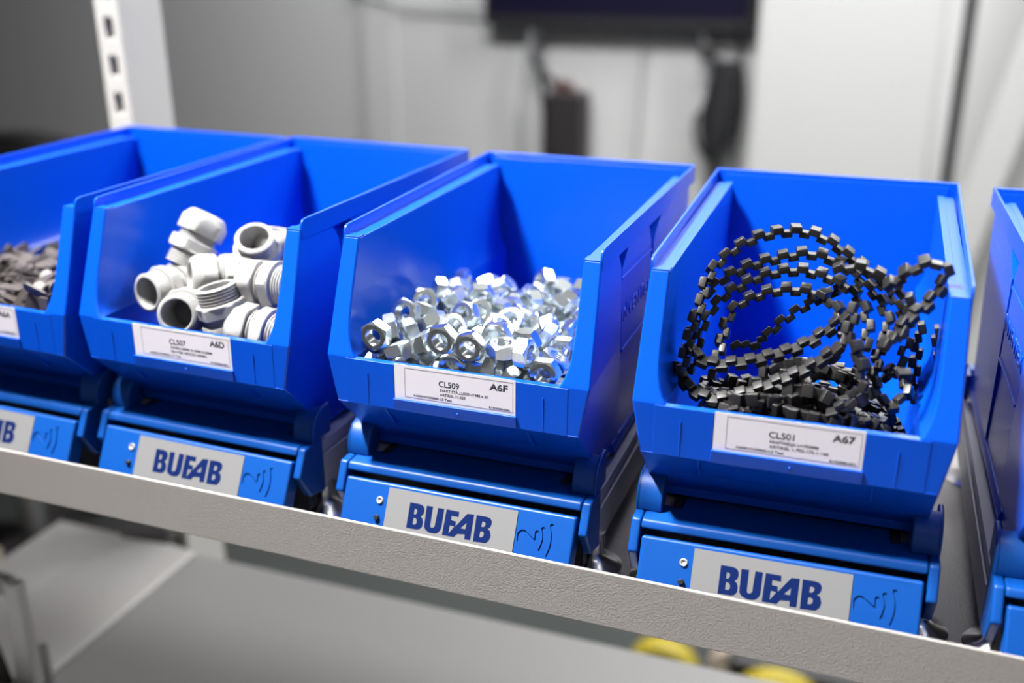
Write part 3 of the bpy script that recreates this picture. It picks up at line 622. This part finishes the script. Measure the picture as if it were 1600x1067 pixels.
# ================================================================ SMALL DARK CLIPS (leftmost bin)
PL = json.loads('[[-222,-15,-656,40,21,-23,-86],[503,498,-773,64,0,0,-76],[-291,-105,-641,70,-62,3,-35],[483,-24,-615,67,-7,32,-67],[416,-145,-698,60,-24,-73,-20],[-152,-130,-753,2,98,-13,12],[461,178,-756,55,14,-20,-80],[337,811,-687,91,14,4,-38],[-542,808,-702,69,-14,-29,64],[515,-49,-575,44,-45,68,-37],[-331,524,-741,8,76,-62,16],[-531,-38,-598,74,-5,-10,-66],[-568,168,-746,50,-50,50,-50],[110,1236,-699,0,69,0,72],[231,949,-719,0,94,-30,14],[-568,29,-698,28,65,28,65],[-459,-95,-753,28,-92,26,-8],[463,274,-676,1,19,26,95],[510,3,-746,5,70,70,-14],[-486,586,-692,75,65,-6,14],[-13,-143,-626,85,-52,-10,3],[231,583,-669,81,53,-8,-23],[-426,920,-735,97,-2,24,6],[433,66,-633,82,8,10,56],[110,-93,-773,0,97,-23,0],[-273,380,-745,56,0,0,83],[147,615,-773,83,0,0,56],[456,963,-773,0,-28,96,0],[456,507,-745,100,0,0,-2],[372,782,-749,3,91,40,-13],[461,-152,-589,17,-13,-57,-80],[554,149,-746,54,54,-46,-46],[71,428,-773,100,0,0,3],[232,1187,-696,12,68,-72,-9],[-457,753,-773,0,-95,32,0],[188,352,-773,0,98,18,0],[-273,519,-773,36,0,0,-93],[178,-188,-746,0,0,71,-71],[-14,1009,-759,66,13,-15,-73],[23,340,-716,30,-60,-72,-18],[49,733,-773,54,0,0,84],[-476,1163,-756,8,20,98,-5],[215,509,-773,0,-77,-64,0],[-76,601,-751,4,14,1,-99],[266,606,-750,9,78,61,-11],[416,230,-729,65,-16,8,-74],[89,36,-719,82,-8,31,-47],[-37,166,-773,89,0,0,-45],[224,852,-773,0,-24,97,0],[111,893,-773,44,0,0,-90],[242,841,-745,5,0,0,100],[249,480,-711,88,10,42,-21],[-103,514,-700,24,13,0,-96],[402,-114,-694,77,39,50,3],[425,619,-710,94,-9,16,28],[-447,911,-773,0,75,-66,0],[-536,252,-694,64,38,58,34],[-137,255,-773,30,0,0,-95],[70,463,-745,0,-81,-59,0],[-474,-188,-746,71,-71,0,0],[-359,975,-742,17,-37,-90,18],[327,754,-773,44,0,0,90],[-71,68,-671,29,90,32,-9],[420,223,-665,41,-29,-12,-86],[-63,378,-759,92,18,-7,-35],[-307,-172,-669,68,-70,-17,-17],[373,468,-694,13,-55,-80,19],[380,1236,-773,100,0,0,0],[-404,757,-701,8,-32,95,-3],[-9,-106,-716,24,-75,55,28],[92,1148,-773,94,0,0,-35],[390,670,-746,66,66,25,25],[561,289,-580,23,70,21,65],[95,79,-773,0,-49,87,0],[528,152,-695,17,72,35,57],[373,1098,-691,17,57,-79,-16],[-70,-94,-773,0,77,63,0],[-540,103,-746,50,-50,-50,50],[389,871,-695,48,9,11,-86],[-396,-18,-773,83,0,0,-56],[343,490,-746,59,59,-40,-40],[-461,276,-773,0,29,-96,0],[-213,668,-773,26,0,0,-97],[-274,1203,-757,2,7,6,100],[-219,365,-773,78,0,0,-63],[-387,1102,-773,0,-95,-32,0],[-537,925,-773,72,0,0,-69],[-183,19,-773,82,0,0,57],[-43,492,-744,15,-17,3,97],[426,628,-744,35,-16,-6,-92],[-52,754,-754,36,10,1,-93],[-96,396,-733,8,14,13,-98],[-490,-156,-585,50,-86,-3,-5],[470,409,-741,30,7,19,-93],[-316,1096,-708,9,95,-24,19],[255,1181,-773,0,-85,53,0],[-21,3,-716,7,-99,5,14],[-478,32,-695,94,0,33,0],[38,594,-753,95,3,-12,28],[-540,468,-746,50,-50,-50,50],[-96,912,-759,72,-15,-14,67],[-25,72,-747,13,-22,97,6],[95,977,-756,11,-43,87,-22],[-105,425,-687,1,-48,-86,-15],[568,563,-697,65,-28,65,-28],[-434,653,-751,12,-72,68,1],[196,667,-716,27,8,20,94],[-568,427,-746,50,50,50,50],[-327,278,-773,83,0,0,56],[-470,157,-702,44,-21,-83,27],[338,1020,-756,80,1,-10,-59],[541,-173,-699,50,-50,50,50],[-568,1069,-730,45,-55,-45,55],[323,-118,-661,55,9,57,-61],[231,303,-731,18,96,-17,-10],[-540,1039,-724,56,43,56,43],[-377,289,-745,57,0,0,-82],[71,-88,-699,58,21,-26,74],[-210,-173,-711,68,-70,-17,-16],[257,228,-757,12,9,0,99],[-512,458,-706,50,-50,50,-50],[424,865,-726,95,16,1,-25],[448,68,-608,11,38,-92,-6],[98,215,-773,0,-99,-15,0],[-43,597,-712,6,-92,37,-12],[-568,-98,-693,7,70,7,70],[297,48,-672,23,-31,-91,-13],[171,678,-683,25,8,20,94],[-379,-106,-679,68,-30,37,56],[-568,312,-664,50,-50,-50,50],[248,962,-746,1,-95,27,-15],[426,1105,-773,0,-71,71,0],[451,392,-691,80,-2,32,-51],[-483,1098,-733,24,-67,71,2],[-194,702,-728,9,-38,92,4],[-412,504,-751,1,-61,-78,-14],[349,349,-773,0,-88,47,0],[258,721,-737,36,85,-38,-7],[518,782,-773,0,80,-60,0],[449,940,-728,80,16,7,-57],[214,-79,-746,41,41,58,58],[-517,676,-752,77,27,-19,-55],[39,164,-709,94,-33,6,10],[306,131,-773,0,99,-12,0],[-485,77,-655,29,27,20,89],[-388,541,-673,96,0,23,18],[155,-78,-724,80,-20,18,-54],[287,1188,-731,1,98,-16,8],[558,129,-575,53,47,-39,-59],[196,1066,-727,17,1,-61,77],[-496,73,-745,37,60,-60,-37],[315,193,-739,6,-93,-36,7],[-568,486,-635,32,-63,32,-63],[505,144,-676,42,55,-22,-69],[398,726,-714,42,14,-67,-59],[53,-167,-682,23,18,58,-76],[-125,24,-734,6,-45,89,0],[182,85,-752,33,12,-3,94],[55,448,-698,4,-98,8,17],[525,1047,-745,0,63,-78,0],[-280,766,-773,0,-95,-30,0],[-442,444,-725,29,6,96,1],[215,858,-717,95,0,0,-31],[42,663,-719,2,-86,47,-20],[401,-23,-773,100,0,0,-4],[-540,450,-664,50,-50,-50,50],[176,578,-710,77,-4,22,59],[-400,374,-722,12,96,-1,27],[540,-11,-655,38,-58,40,-60],[-248,1221,-731,8,9,-99,1],[-218,534,-740,7,-92,37,14],[-362,819,-728,72,7,7,-69],[-117,558,-734,12,37,92,6],[115,790,-731,5,-82,51,24],[397,194,-689,16,-13,-98,7],[486,1234,-750,99,0,14,1],[539,974,-699,19,68,68,19],[99,314,-697,83,-7,-18,52],[-384,173,-660,36,-90,24,-2],[-144,-53,-703,90,-5,1,-44],[-278,1067,-751,16,59,-79,-12],[111,1140,-745,0,20,-98,0],[-239,-114,-746,12,2,99,-3],[397,1052,-674,20,39,-89,-12],[-248,526,-702,81,2,12,-57],[-142,639,-709,37,13,-6,-92],[402,1108,-743,3,-88,47,-5],[143,245,-722,1,95,-27,15],[316,400,-697,11,73,55,40],[-386,90,-740,35,69,-59,-23],[568,-52,-570,50,-50,50,-50],[-289,101,-755,83,21,-12,-51],[109,532,-702,94,-11,23,23],[-440,527,-678,5,97,-4,-22],[-72,1096,-757,71,-16,-13,67],[-500,-144,-685,35,-33,-70,-53],[-292,24,-745,58,-10,-22,78],[177,21,-617,14,-5,17,97],[343,-23,-744,0,57,82,-1],[-464,-45,-677,7,-7,87,-49],[461,-43,-673,95,-15,22,16],[-242,895,-738,77,-16,12,61],[161,-88,-693,18,-56,-79,20],[568,309,-693,67,-22,-67,22],[480,564,-727,13,38,-88,25],[25,865,-729,95,7,7,-29],[-181,583,-659,13,74,64,13],[-213,1030,-743,96,-3,17,-22],[249,-8,-742,9,81,-54,-19],[-223,806,-745,0,-100,-1,0],[-568,645,-676,68,18,68,18],[394,-31,-716,0,-46,89,-2],[179,835,-689,0,-75,-66,-1],[-119,212,-745,0,91,-43,0],[-462,336,-707,2,-77,-60,-21],[-318,215,-709,23,-68,69,-9],[-263,243,-697,2,-68,1,-73],[-413,1263,-746,0,0,-71,71],[-547,718,-657,45,-44,-60,49],[85,315,-673,78,-9,-17,59],[-180,-63,-669,87,-3,-8,48],[568,792,-672,31,64,31,64],[16,216,-714,27,-7,33,90],[17,-121,-683,1,-1,-92,-38],[-414,89,-674,32,15,-93,5],[-417,-68,-676,27,63,-60,41],[-568,302,-582,50,50,50,50],[513,786,-717,12,-70,70,12],[-307,646,-704,35,7,70,-61],[152,38,-680,76,-25,10,-59],[3,-24,-681,89,37,-2,27],[-453,242,-661,50,7,-35,79],[-140,628,-679,98,1,-14,-12],[-226,737,-702,98,-6,-17,13],[-460,1217,-746,69,69,-14,-14],[-190,285,-699,76,-1,-21,62],[568,452,-616,62,35,-62,-35],[328,102,-713,6,98,5,-17],[-450,634,-679,16,1,-64,-75],[-250,398,-697,43,5,10,-89],[2,734,-672,6,57,-81,11],[218,382,-721,50,4,20,84],[-93,1229,-773,100,0,0,4],[317,-48,-672,95,7,8,30],[-122,1135,-743,97,3,-18,18],[166,1188,-716,2,71,70,-1],[-77,147,-636,57,1,-19,-80],[-77,480,-647,6,69,-72,-9],[568,902,-746,50,-50,50,-50],[-136,321,-716,89,1,-1,-45],[327,1032,-707,74,-27,13,-61],[494,400,-682,12,62,-72,-30],[-94,1043,-707,4,-80,60,5],[538,618,-698,36,-62,-33,62],[-188,1102,-716,12,-56,-82,5],[-274,-66,-717,90,8,-8,-42],[-105,194,-682,55,27,14,78],[-120,889,-725,94,-3,-30,-17],[498,390,-653,18,-94,-10,27],[-323,929,-694,6,-40,-88,25],[409,110,-684,29,-8,-59,75],[210,349,-674,7,-66,74,-8],[437,634,-687,37,-17,-7,-91],[418,1235,-694,100,-7,0,0],[521,1182,-720,79,-2,3,61],[-22,229,-678,75,-19,1,64],[9,648,-681,71,-9,7,70],[-475,266,-686,15,-66,-66,-33],[512,986,-682,20,63,73,17],[-195,157,-739,1,-15,-12,98],[-66,1236,-745,0,100,0,0],[155,250,-660,20,-62,76,1],[568,-48,-699,0,-71,0,-71],[-52,267,-646,26,81,52,-9],[-357,43,-644,59,50,-7,-63],[308,422,-654,25,42,4,-87],[231,-106,-687,97,-5,21,13],[-206,120,-664,73,64,4,-23],[8,493,-638,69,4,0,-73],[-457,385,-659,1,68,71,21],[-240,45,-678,85,19,41,-27],[-191,980,-697,8,-98,-15,-10],[-341,547,-662,19,-53,-81,14],[-245,323,-634,30,14,94,6],[465,744,-665,13,98,-3,-12],[-80,746,-683,81,-16,16,55],[116,1022,-730,6,-20,13,97],[236,150,-673,6,3,-64,-77],[483,658,-676,1,74,65,-18],[513,355,-640,8,70,-63,-31],[-304,726,-699,29,15,-8,-94],[306,303,-672,44,26,-7,86],[-178,328,-653,9,-96,-19,-19],[173,-74,-624,4,11,-99,-1],[210,38,-677,50,12,24,83],[-274,80,-696,26,-18,4,-95],[-369,237,-697,22,-74,62,-11],[-188,222,-653,6,84,38,38],[-229,562,-647,13,76,62,14],[-222,417,-663,99,12,1,-8]]')
m = MB()
m.hull([(x, y, z) for x, y in ((-.0085, -.0030), (-.0085, .0030), (-.0072, .0038), (.0060, .0038), (.0085, .0018), (.0085, -.0018), (.0060, -.0038), (-.0072, -.0038)) for z in (-.0008, .0008)])
m.box(-.0060, .0030, -.0005, .0005, .0006, .0014); m.box(-.0072, -.0060, -.0026, .0026, .0006, .0013)
tabo = m.build('ribbed_clip', M['tab'], bevel=.0002, seg=1)
BM1 = bin_matrix(1)
for i, rec in enumerate(PL):
    o = tabo if i == 0 else tabo.copy()
    if i: C.objects.link(o)
    tag(o, 'small flat dark brown clip in the heap in the leftmost bin', 'clip', 'dark clips heaped in the leftmost bin')
    put(o, BM1, rec)
m = MB(); m.hull([(x, y, z) for x in (-.0540, .0540) for y, z in ((.018, -.1290), (-.012, -.0980), (-.013, -.0815), (.112, -.0815), (.150, -.1290))])
o = m.build('clip_heap', M['tab'], sm=0); o.matrix_world = BM1
tag(o, 'packed lower layer of dark clips in the leftmost bin', 'clips', kind='stuff')

# ================================================================ CABLE GLANDS
def make_gland():
    """axis +z: domed cap on top, threaded open end at the bottom; origin at the collar"""
    N = 48; mm = .001
    hx = lambda a, r: r / math.cos((a % (PI / 3)) - PI / 6)
    root = bpy.data.objects.new('cable_gland', None); C.objects.link(root); root.empty_display_size = .01
    def build(name, seq, m_, closed=True):
        m = MB(); V = []
        for r, z, hexf in seq:
            ring = []
            for k in range(N):
                a = 2 * PI * k / N
                rr = r if not hexf else min(hx(a, r), hexf)
                ring.append(m.bm.verts.new((rr * mm * math.cos(a), rr * mm * math.sin(a), z * mm)))
            V.append(ring)
        for i in range(len(V) if closed else len(V) - 1):
            A, B = V[i], V[(i + 1) % len(V)]
            for j in range(N):
                k = (j + 1) % N; m.bm.faces.new((A[j], A[k], B[k], B[j]))
        return m.build(name, M[m_], root, sm=32)
    body = [(9.6, 12, 0), (9.6, -13, 0), (10.2, -13.4, 0), (11.6, -13.2, 0)]
    z = -12.6
    for k in range(5):
        body += [(12.4, z, 0), (12.4, z + .7, 0), (11.3, z + 1.2, 0), (11.3, z + 1.5, 0)]; z += 1.9
    body += [(12.0, -3.4, 0), (12.6, -3.2, 0), (14.6, -3.1, 0), (14.8, -2.6, 0), (14.0, -2.0, 15.6), (14.0, 4.4, 15.6), (13.2, 5.0, 14.4), (11.6, 5.2, 0)]
    for k in range(2): body += [(12.3, 5.8 + 1.8 * k, 0), (12.3, 6.4 + 1.8 * k, 0), (11.3, 6.9 + 1.8 * k, 0), (11.3, 7.3 + 1.8 * k, 0)]
    body += [(11.3, 12, 0)]
    build('threaded_body', body, 'gland')
    cap = [(11.6, 9.6, 0), (13.6, 9.6, 14.6), (13.9, 10.2, 15.3), (13.9, 18.6, 15.3), (13.5, 19.6, 14.3), (13.0, 21.2, 13.3), (12.0, 23.2, 0), (10.4, 24.4, 0), (9.4, 24.5, 0), (8.6, 23.9, 0), (8.3, 22.4, 0), (8.3, 17, 0), (11.6, 16, 0)]
    build('dome_cap', cap, 'gland')
    build('rubber_seal', [(9.55, 6.5, 0), (9.55, 12.0, 0), (8.25, 15.5, 0), (6.0, 14.8, 0), (5.8, 8.0, 0), (.05, 7.6, 0), (.05, 6.5, 0)], 'seal', True)
    return root
gl0 = make_gland()
BM2 = bin_matrix(2)
# centre (bin coordinates, mm) and direction of the dome
GL = [
    ('light grey gland tilted with its domed cap on top, uppermost at left', (-34.5, 38.3, -38.3), (0.242, 0.518, 0.82), 0.2),
    ('light grey gland with its open mouth turned up, upper middle of the heap', (5.2, 53.1, -39.4), (-0.24, 0.531, -0.813), 0.1),
    ('light grey gland half hidden at the upper right behind the bin flange', (7.5, 66.8, -53.6), (0.098, 0.195, 0.976), 0.5),
    ('light grey gland lying far left with its open mouth facing forward left', (-38.7, 11.6, -58.5), (0.186, 0.979, -0.082), 0),
    ('light grey gland with dark rubber hole facing lower left, middle of the heap', (-0.3, 28.5, -50.6), (-0.663, -0.736, 0.138), 0.3),
    ('light grey gland standing with its threaded mouth up, front and centre', (16.1, -3.0, -58.4), (0.215, 0.049, -0.975), 0.25),
    ('light grey gland with wide mouth facing forward, front left behind the label', (-11.0, -4.1, -65.4), (-0.281, 0.934, -0.221), 0),
    ('light grey gland lying sideways showing its hexagon collar, right of centre', (44.2, 15.4, -46.9), (-0.998, 0.05, -0.05), 0.3),
    ('light grey gland lying sideways at the front right corner behind the lip', (47.1, -2.2, -71.2), (-0.994, -0.05, 0.099), 0),
    ('light grey gland lying deep in the heap behind the front ones', (8, 52, -88), (1, .4, 0), .3),
    ('light grey gland lying on the bin floor at the back right', (30, 84, -96), (.2, 1, .1), .2),
    ('light grey gland lying on the bin floor at the left back', (-28, 62, -108), (1, .1, 0), .6),
    ('light grey gland buried on the bin floor at the front right', (26, 26, -112), (1, .3, 0), .1),
    ('light grey gland buried on the bin floor at the front left', (-24, 30, -112), (.4, 1, 0), .4),
]
gfirst = True
for lab, c_, d_, roll in GL:
    o = gl0 if gfirst else copy_tree(gl0); gfirst = False
    q = Vector(d_).normalized().to_track_quat('Z', 'Y')
    m4 = BM2 @ Matrix.Translation(Vector(c_) / 1000) @ q.to_matrix().to_4x4() @ Matrix.Rotation(roll, 4, 'Z')
    o.location = m4.translation; o.rotation_euler = m4.to_euler()
    tag(o, lab, 'cable gland', 'light grey cable glands in bin CL507')

# ================================================================ BLACK TOOTHED STRIPS
PATHS = json.loads('{"a":[[2221,300,-564],[2255,350,-420],[2218,400,-304],[2102,450,-177],[1955,450,-66],[1809,450,29],[1678,450,58],[1539,400,45],[1418,350,-1],[1310,300,-92],[1263,220,-174],[1254,160,-268],[1231,100,-356],[1210,60,-487],[1198,40,-624],[1209,20,-753]],"b":[[1185,180,-607],[1203,220,-455],[1237,260,-302],[1311,300,-204],[1398,340,-150],[1483,370,-111],[1582,400,-82],[1682,420,-57],[1767,430,-51],[1889,430,-87],[2005,400,-156],[2100,360,-235],[2153,300,-329],[2154,220,-438]],"c":[[1233,140,-695],[1240,180,-545],[1264,240,-400],[1337,300,-286],[1417,340,-229],[1512,370,-178],[1605,400,-153],[1699,420,-142],[1784,420,-151],[1881,400,-172],[1983,360,-221],[2049,300,-308],[2059,220,-416],[2015,120,-523]],"d":[[1358,60,-681],[1363,120,-560],[1367,200,-481],[1375,260,-404],[1407,300,-331],[1488,340,-285],[1581,360,-249],[1684,370,-234],[1765,370,-238],[1846,340,-251],[1911,300,-300],[1945,220,-362],[1928,140,-439],[1864,60,-503]],"e":[[1380,340,-611],[1466,380,-559],[1563,420,-524],[1617,460,-465],[1703,500,-391],[1771,520,-346],[1852,500,-280],[1945,460,-222],[2027,420,-221]],"f":[[1866,300,-106],[1940,300,-65],[2010,300,-61],[2086,300,-90],[2160,300,-129],[2214,300,-176],[2242,300,-234],[2233,280,-302],[2199,240,-361],[2186,200,-444]],"g":[[2134,200,-131],[2186,180,-63],[2251,160,1],[2315,160,36],[2361,160,31],[2381,160,-11],[2362,140,-64],[2332,120,-116],[2294,80,-156],[2248,40,-190],[2214,0,-235],[2194,-40,-279],[2170,-80,-329],[2155,-100,-388]],"h":[[2292,500,-363],[2329,500,-483],[2332,500,-608],[2344,480,-726],[2384,460,-841],[2412,440,-939]],"i":[[2372,400,-337],[2408,400,-471],[2433,400,-619],[2438,380,-750],[2419,360,-865]],"j":[[1207,80,-458],[1269,20,-517],[1360,0,-536],[1452,0,-516],[1541,20,-498],[1623,60,-477],[1702,100,-454],[1780,140,-420],[1853,180,-370],[1919,200,-307],[1979,220,-238]],"k":[[1152,120,-589],[1193,40,-661],[1285,-40,-695],[1388,-60,-700],[1480,-40,-673],[1586,-20,-630],[1690,0,-574],[1791,20,-515],[1876,40,-446],[1943,60,-373],[1969,100,-300]],"l":[[2022,120,-167],[2004,80,-255],[2001,40,-342],[2042,0,-422],[2068,-40,-504],[2035,-60,-602],[1954,-80,-674],[1848,-60,-700]],"m":[[2175,300,-378],[2145,200,-484],[2145,100,-583],[2201,60,-662],[2271,100,-633],[2267,200,-571],[2212,300,-565],[2142,360,-652]]}')
def catmull(P, closed=False, n=12):
    Q = []; L = len(P)
    for i in range(L if closed else L - 1):
        if closed: a, b, c, d = P[(i - 1) % L], P[i], P[(i + 1) % L], P[(i + 2) % L]
        else: a, b, c, d = P[max(i - 1, 0)], P[i], P[i + 1], P[min(i + 2, L - 1)]
        for k in range(n):
            u = k / n; Q.append(0.5 * ((2 * b) + (c - a) * u + (2 * a - 5 * b + 4 * c - d) * u * u + (3 * b - a - 3 * c + d) * u ** 3))
    Q.append(P[0] if closed else P[-1]); return Q
def strip_mesh(P, wdir, pitch=.0094, closed=False, out_from=None):
    Q = catmull([Vector(p) for p in P], closed)
    S = [0]
    for a, b in zip(Q[:-1], Q[1:]): S.append(S[-1] + (b - a).length)
    cen = out_from or sum(Q, Vector()) / len(Q)
    def at(s):
        s = max(0, min(S[-1] - 1e-6, s)); i = 0
        lo, hi = 0, len(S) - 1
        while hi - lo > 1:
            mid = (lo + hi) // 2
            if S[mid] <= s: lo = mid
            else: hi = mid
        t = (s - S[lo]) / (S[lo + 1] - S[lo]); p = Q[lo].lerp(Q[lo + 1], t); return p, (Q[lo + 1] - Q[lo]).normalized()
    n = int(S[-1] / pitch); m = MB(); W0 = Vector(wdir).normalized()
    def blk(s, l, n0, n1, w, taper=.85):
        p, t = at(s); ww = (W0 - t * W0.dot(t)).normalized(); nn = t.cross(ww)
        if nn.dot(p - cen) < 0: nn = -nn
        for_ = []
        for a in (-1, 1):
            for b in (-1, 1):
                for nv, k in ((n0, 1), (n1, taper)): for_.append(p + t * (a * l / 2 * k) + ww * (b * w / 2) + nn * nv)
        m.hull(for_)
    for k in range(n):
        s = (k + .5) * pitch
        blk(s, .0063, .0004, .0043, .0068)
        if k < n - 1: blk(s + pitch / 2, .0054, -.0020, .0014, .0050, 1.0)
    return m
slabs = dict(
    a='black toothed strip forming the topmost arch of the coil',
    b='black toothed strip forming the second arch, just under the topmost one',
    c='black toothed strip forming the third arch of the coil',
    d='black toothed strip forming the lowest and innermost arch of the coil',
    e='black toothed strip crossing the hollow of the coil diagonally, showing its zigzag side',
    f='short black toothed strip arching over the right shoulder of the coil',
    g='black toothed strip looping away from the coil toward the right side wall',
    h='black toothed strip hanging upright seen edge on, left of its twin by the right wall',
    i='black toothed strip hanging upright seen edge on, nearest the right wall',
    j='black toothed strip curving along the lower rim of the hollow',
    k='black toothed strip sweeping across the front, just behind the bin lip at left',
    l='black toothed strip descending in front of the coil at centre',
    m='black toothed strip bending in an S right of the coil')
wd = dict(h=(.1, 1, -.3), i=(.05, 1, -.35), e=(.1, 1, -.2), g=(-.3, 1, .2), m=(.2, 1, .3), j=(.0, 1, .35), k=(0, .9, .45), l=(.3, .9, .3))
for k, P in PATHS.items():
    m = strip_mesh([(a / 1e4, b / 1e4, c_ / 1e4 + H) for a, b, c_ in P], wd.get(k, (.05, 1, .05)))
    tag(m.build('toothed_strip', M['strip'], bevel=.0004, seg=1), slabs[k], 'toothed strip', 'black toothed strips in bin CL501')
random.seed(21)
BM4 = bin_matrix(4)
for i in range(36):
    cx = random.uniform(-.012, .014); cyy = random.uniform(.020, .045); rx = random.uniform(.028, .043); ry = random.uniform(.020, .034)
    zc_ = -.122 + i * .0026; tilt = random.uniform(-.4, .4); ti2 = random.uniform(-.35, .25)
    if i > 29: cx = random.uniform(.022, .036); cyy = random.uniform(-.002, .012); rx *= .42; ry *= .42; zc_ = -.104 + (i - 30) * .0045
    elif i > 23: cx = random.uniform(-.034, -.020); cyy = random.uniform(-.002, .010); rx *= .42; ry *= .42; zc_ = -.100 + (i - 24) * .0045
    elif i > 15: cx = random.uniform(-.020, .022); cyy = random.uniform(.004, .024); rx *= .72; ry *= .6; zc_ = -.085 + (i - 16) * .0028
    P = []
    turns = random.choice((1, 1, 1.5)); nn_ = int(10 * turns)
    for k in range(nn_):
        a = 2 * PI * k / 10 + i
        rr = 1 - .12 * (k / 10) + random.uniform(-.08, .08)
        x = cx + rx * rr * math.cos(a); y = cyy + ry * rr * math.sin(a)
        zz = zc_ + tilt * (x - cx) * .5 + ti2 * (y - cyy) * .5 + .004 * (k / 10) + random.uniform(-.003, .003)
        x = max(-.0535, min(.0535, x)); y = max(-.0140, y); zmin = -.1235 + max(0, .012 - y) * 1.2; zz = max(zz, zmin)
        P.append(BM4 @ Vector((x, y, zz)))
    m = strip_mesh(P, (random.uniform(-.5, .5), random.uniform(-.5, .5), 1), closed=False)
    tag(m.build('toothed_strip', M['strip'], bevel=.0004, seg=1), 'black toothed strip coiled in the tangled heap at the bottom of the bin labelled CL501', 'toothed strip', 'tangled strips at the bottom of bin CL501')

# ================================================================ WORKBENCH BELOW
bench = thing('workbench', (0, 0, 0), 0, 'long light grey workbench top running below the shelf', 'workbench')
MB().box(-.428, 1.3, -.62, .272, H - .475, H - .45).build('worktop', M['desk'], bench, bevel=.003)
for x in (-.38, 1.25):
    for y in (-.56, .20):
        MB().box(x - .02, x + .02, y - .02, y + .02, 0, H - .475).build('leg', M['post'], bench, bevel=.002)
side = thing('side_table', (-.56, .09, 0), 0, 'narrow white side table left of the workbench with a raised sloping edge', 'table')
m = MB()
m.box(-.055, .03, -.50, .190, H - .475, H - .452)
m.build('tabletop', M['tray'], side, bevel=.003)
m = MB(); m.hull([(x, y, z) for x, z in ((.02, H - .475), (.130, H - .475), (.130, H - .449), (.1, H - .446), (.02, H - .452)) for y in (-.50, .184)])
m.build('sloping_edge', M['tray'], side, bevel=.004)
for x in (-.03, .09):
    for y in (-.46, .15):
        MB().box(x - .018, x + .018, y - .018, y + .018, 0, H - .475).build('leg', M['post'], side, bevel=.002)
# stand with grey holder at bottom-left
t = thing('label_stand', (-.432, .05, H - .4495), 0, 'white upright stand with dark grey holder on the side table, lower left corner', 'stand')
m = MB(); m.hull([(x, y, z) for x, z in ((-.018, 0), (.004, 0), (-.010, .102), (.004, .102)) for y in (-.004, .006)])
m.build('strut', M['white'], t, bevel=.001)
m = MB(); m.hull([(x, y, z) for x, z in ((-.10, 0), (-.016, 0), (-.10, .050), (-.028, .050)) for y in (-.014, -.006)])
m.build('holder', M['darkgrey'], t, bevel=.001)
m = MB(); m.hull([(x, y, z) for x, z in ((-.060, 0.004), (-.034, 0.004), (-.062, .036), (-.044, .036)) for y in (-.0150, -.0138)])
m.build('holder_slot', M['black'], t, sm=0)
MB().box(.012, .018, -.002, .004, 0, .044).build('peg', M['midgrey'], t, bevel=.001)
MB().hull([(x, y, z) for x, z in ((-.10, .062), (-.014, .082), (-.10, .100), (-.014, .098)) for y in (.006, .014)]).build('cross_bar', M['midgrey'], t, bevel=.002)

# dark trolley with yellow wheels, on the floor behind the bench
t = thing('floor_trolley', (.10, 1.10, 0), 0, 'black trolley with yellow wheels standing on the floor behind the workbench', 'trolley')
MB().box(-.06, .70, -.12, .30, .085, .13).build('deck', M['black'], t, bevel=.01)
def wheel(name, x, y, z, r, mm):
    MB().lathe([(r * .4, -.018), (r * .92, -.020), (r, -.012), (r, .012), (r * .92, .020), (r * .4, .018)], 28, Matrix.Translation((x, y, z)) @ Matrix.Rotation(PI / 2, 4, 'X')).build(name, M[mm], t)
wheel('wheel', -.165, -.12, .075, .062, 'yellow'); wheel('wheel', -.055, -.05, .06, .045, 'beige'); wheel('wheel', .03, -.16, .078, .075, 'yellow')
wheel('wheel', .55, -.14, .07, .06, 'black')
# lower-left clutter behind
t = thing('waste_bin', (-2.05, 1.35, 0), 0, 'black waste bin standing on the floor at the far left below the shelf', 'waste bin')
MB().lathe([(.12, 0), (.15, .32), (.155, .33), (.148, .33), (.118, .01)], 32).build('bucket', M['black'], t)
t = thing('wooden_crate', (-1.30, .50, 0), .2, 'pale wooden crate on the floor left of the side table', 'crate')
m = MB()
for k in range(3):
    m.box(-.17, .17, -.13, -.118, .02 + k * .09, .09 + k * .09); m.box(-.17, .17, .118, .13, .02 + k * .09, .09 + k * .09)
    m.box(-.17, -.158, -.118, .118, .02 + k * .09, .09 + k * .09); m.box(.158, .17, -.118, .118, .02 + k * .09, .09 + k * .09)
m.box(-.17, .17, -.13, .13, 0, .02)
m.build('slats', M['beige'], t, bevel=.002)

for x, y, sx, sy, lb in ((-0.62, -0.29, .42, .14, 'ceiling lamp left above the shelf'), (1.1, 1.3, .30, 1.4, 'long ceiling lamp above the right of the room'), (-0.30, 0.70, 1.4, .30, 'long added wall-washing lamp above the middle of the room'), (1.0, -1.7, 1.2, .30, 'added fill lamp behind the camera')):
    lamp(x, y, sx, sy, lb)
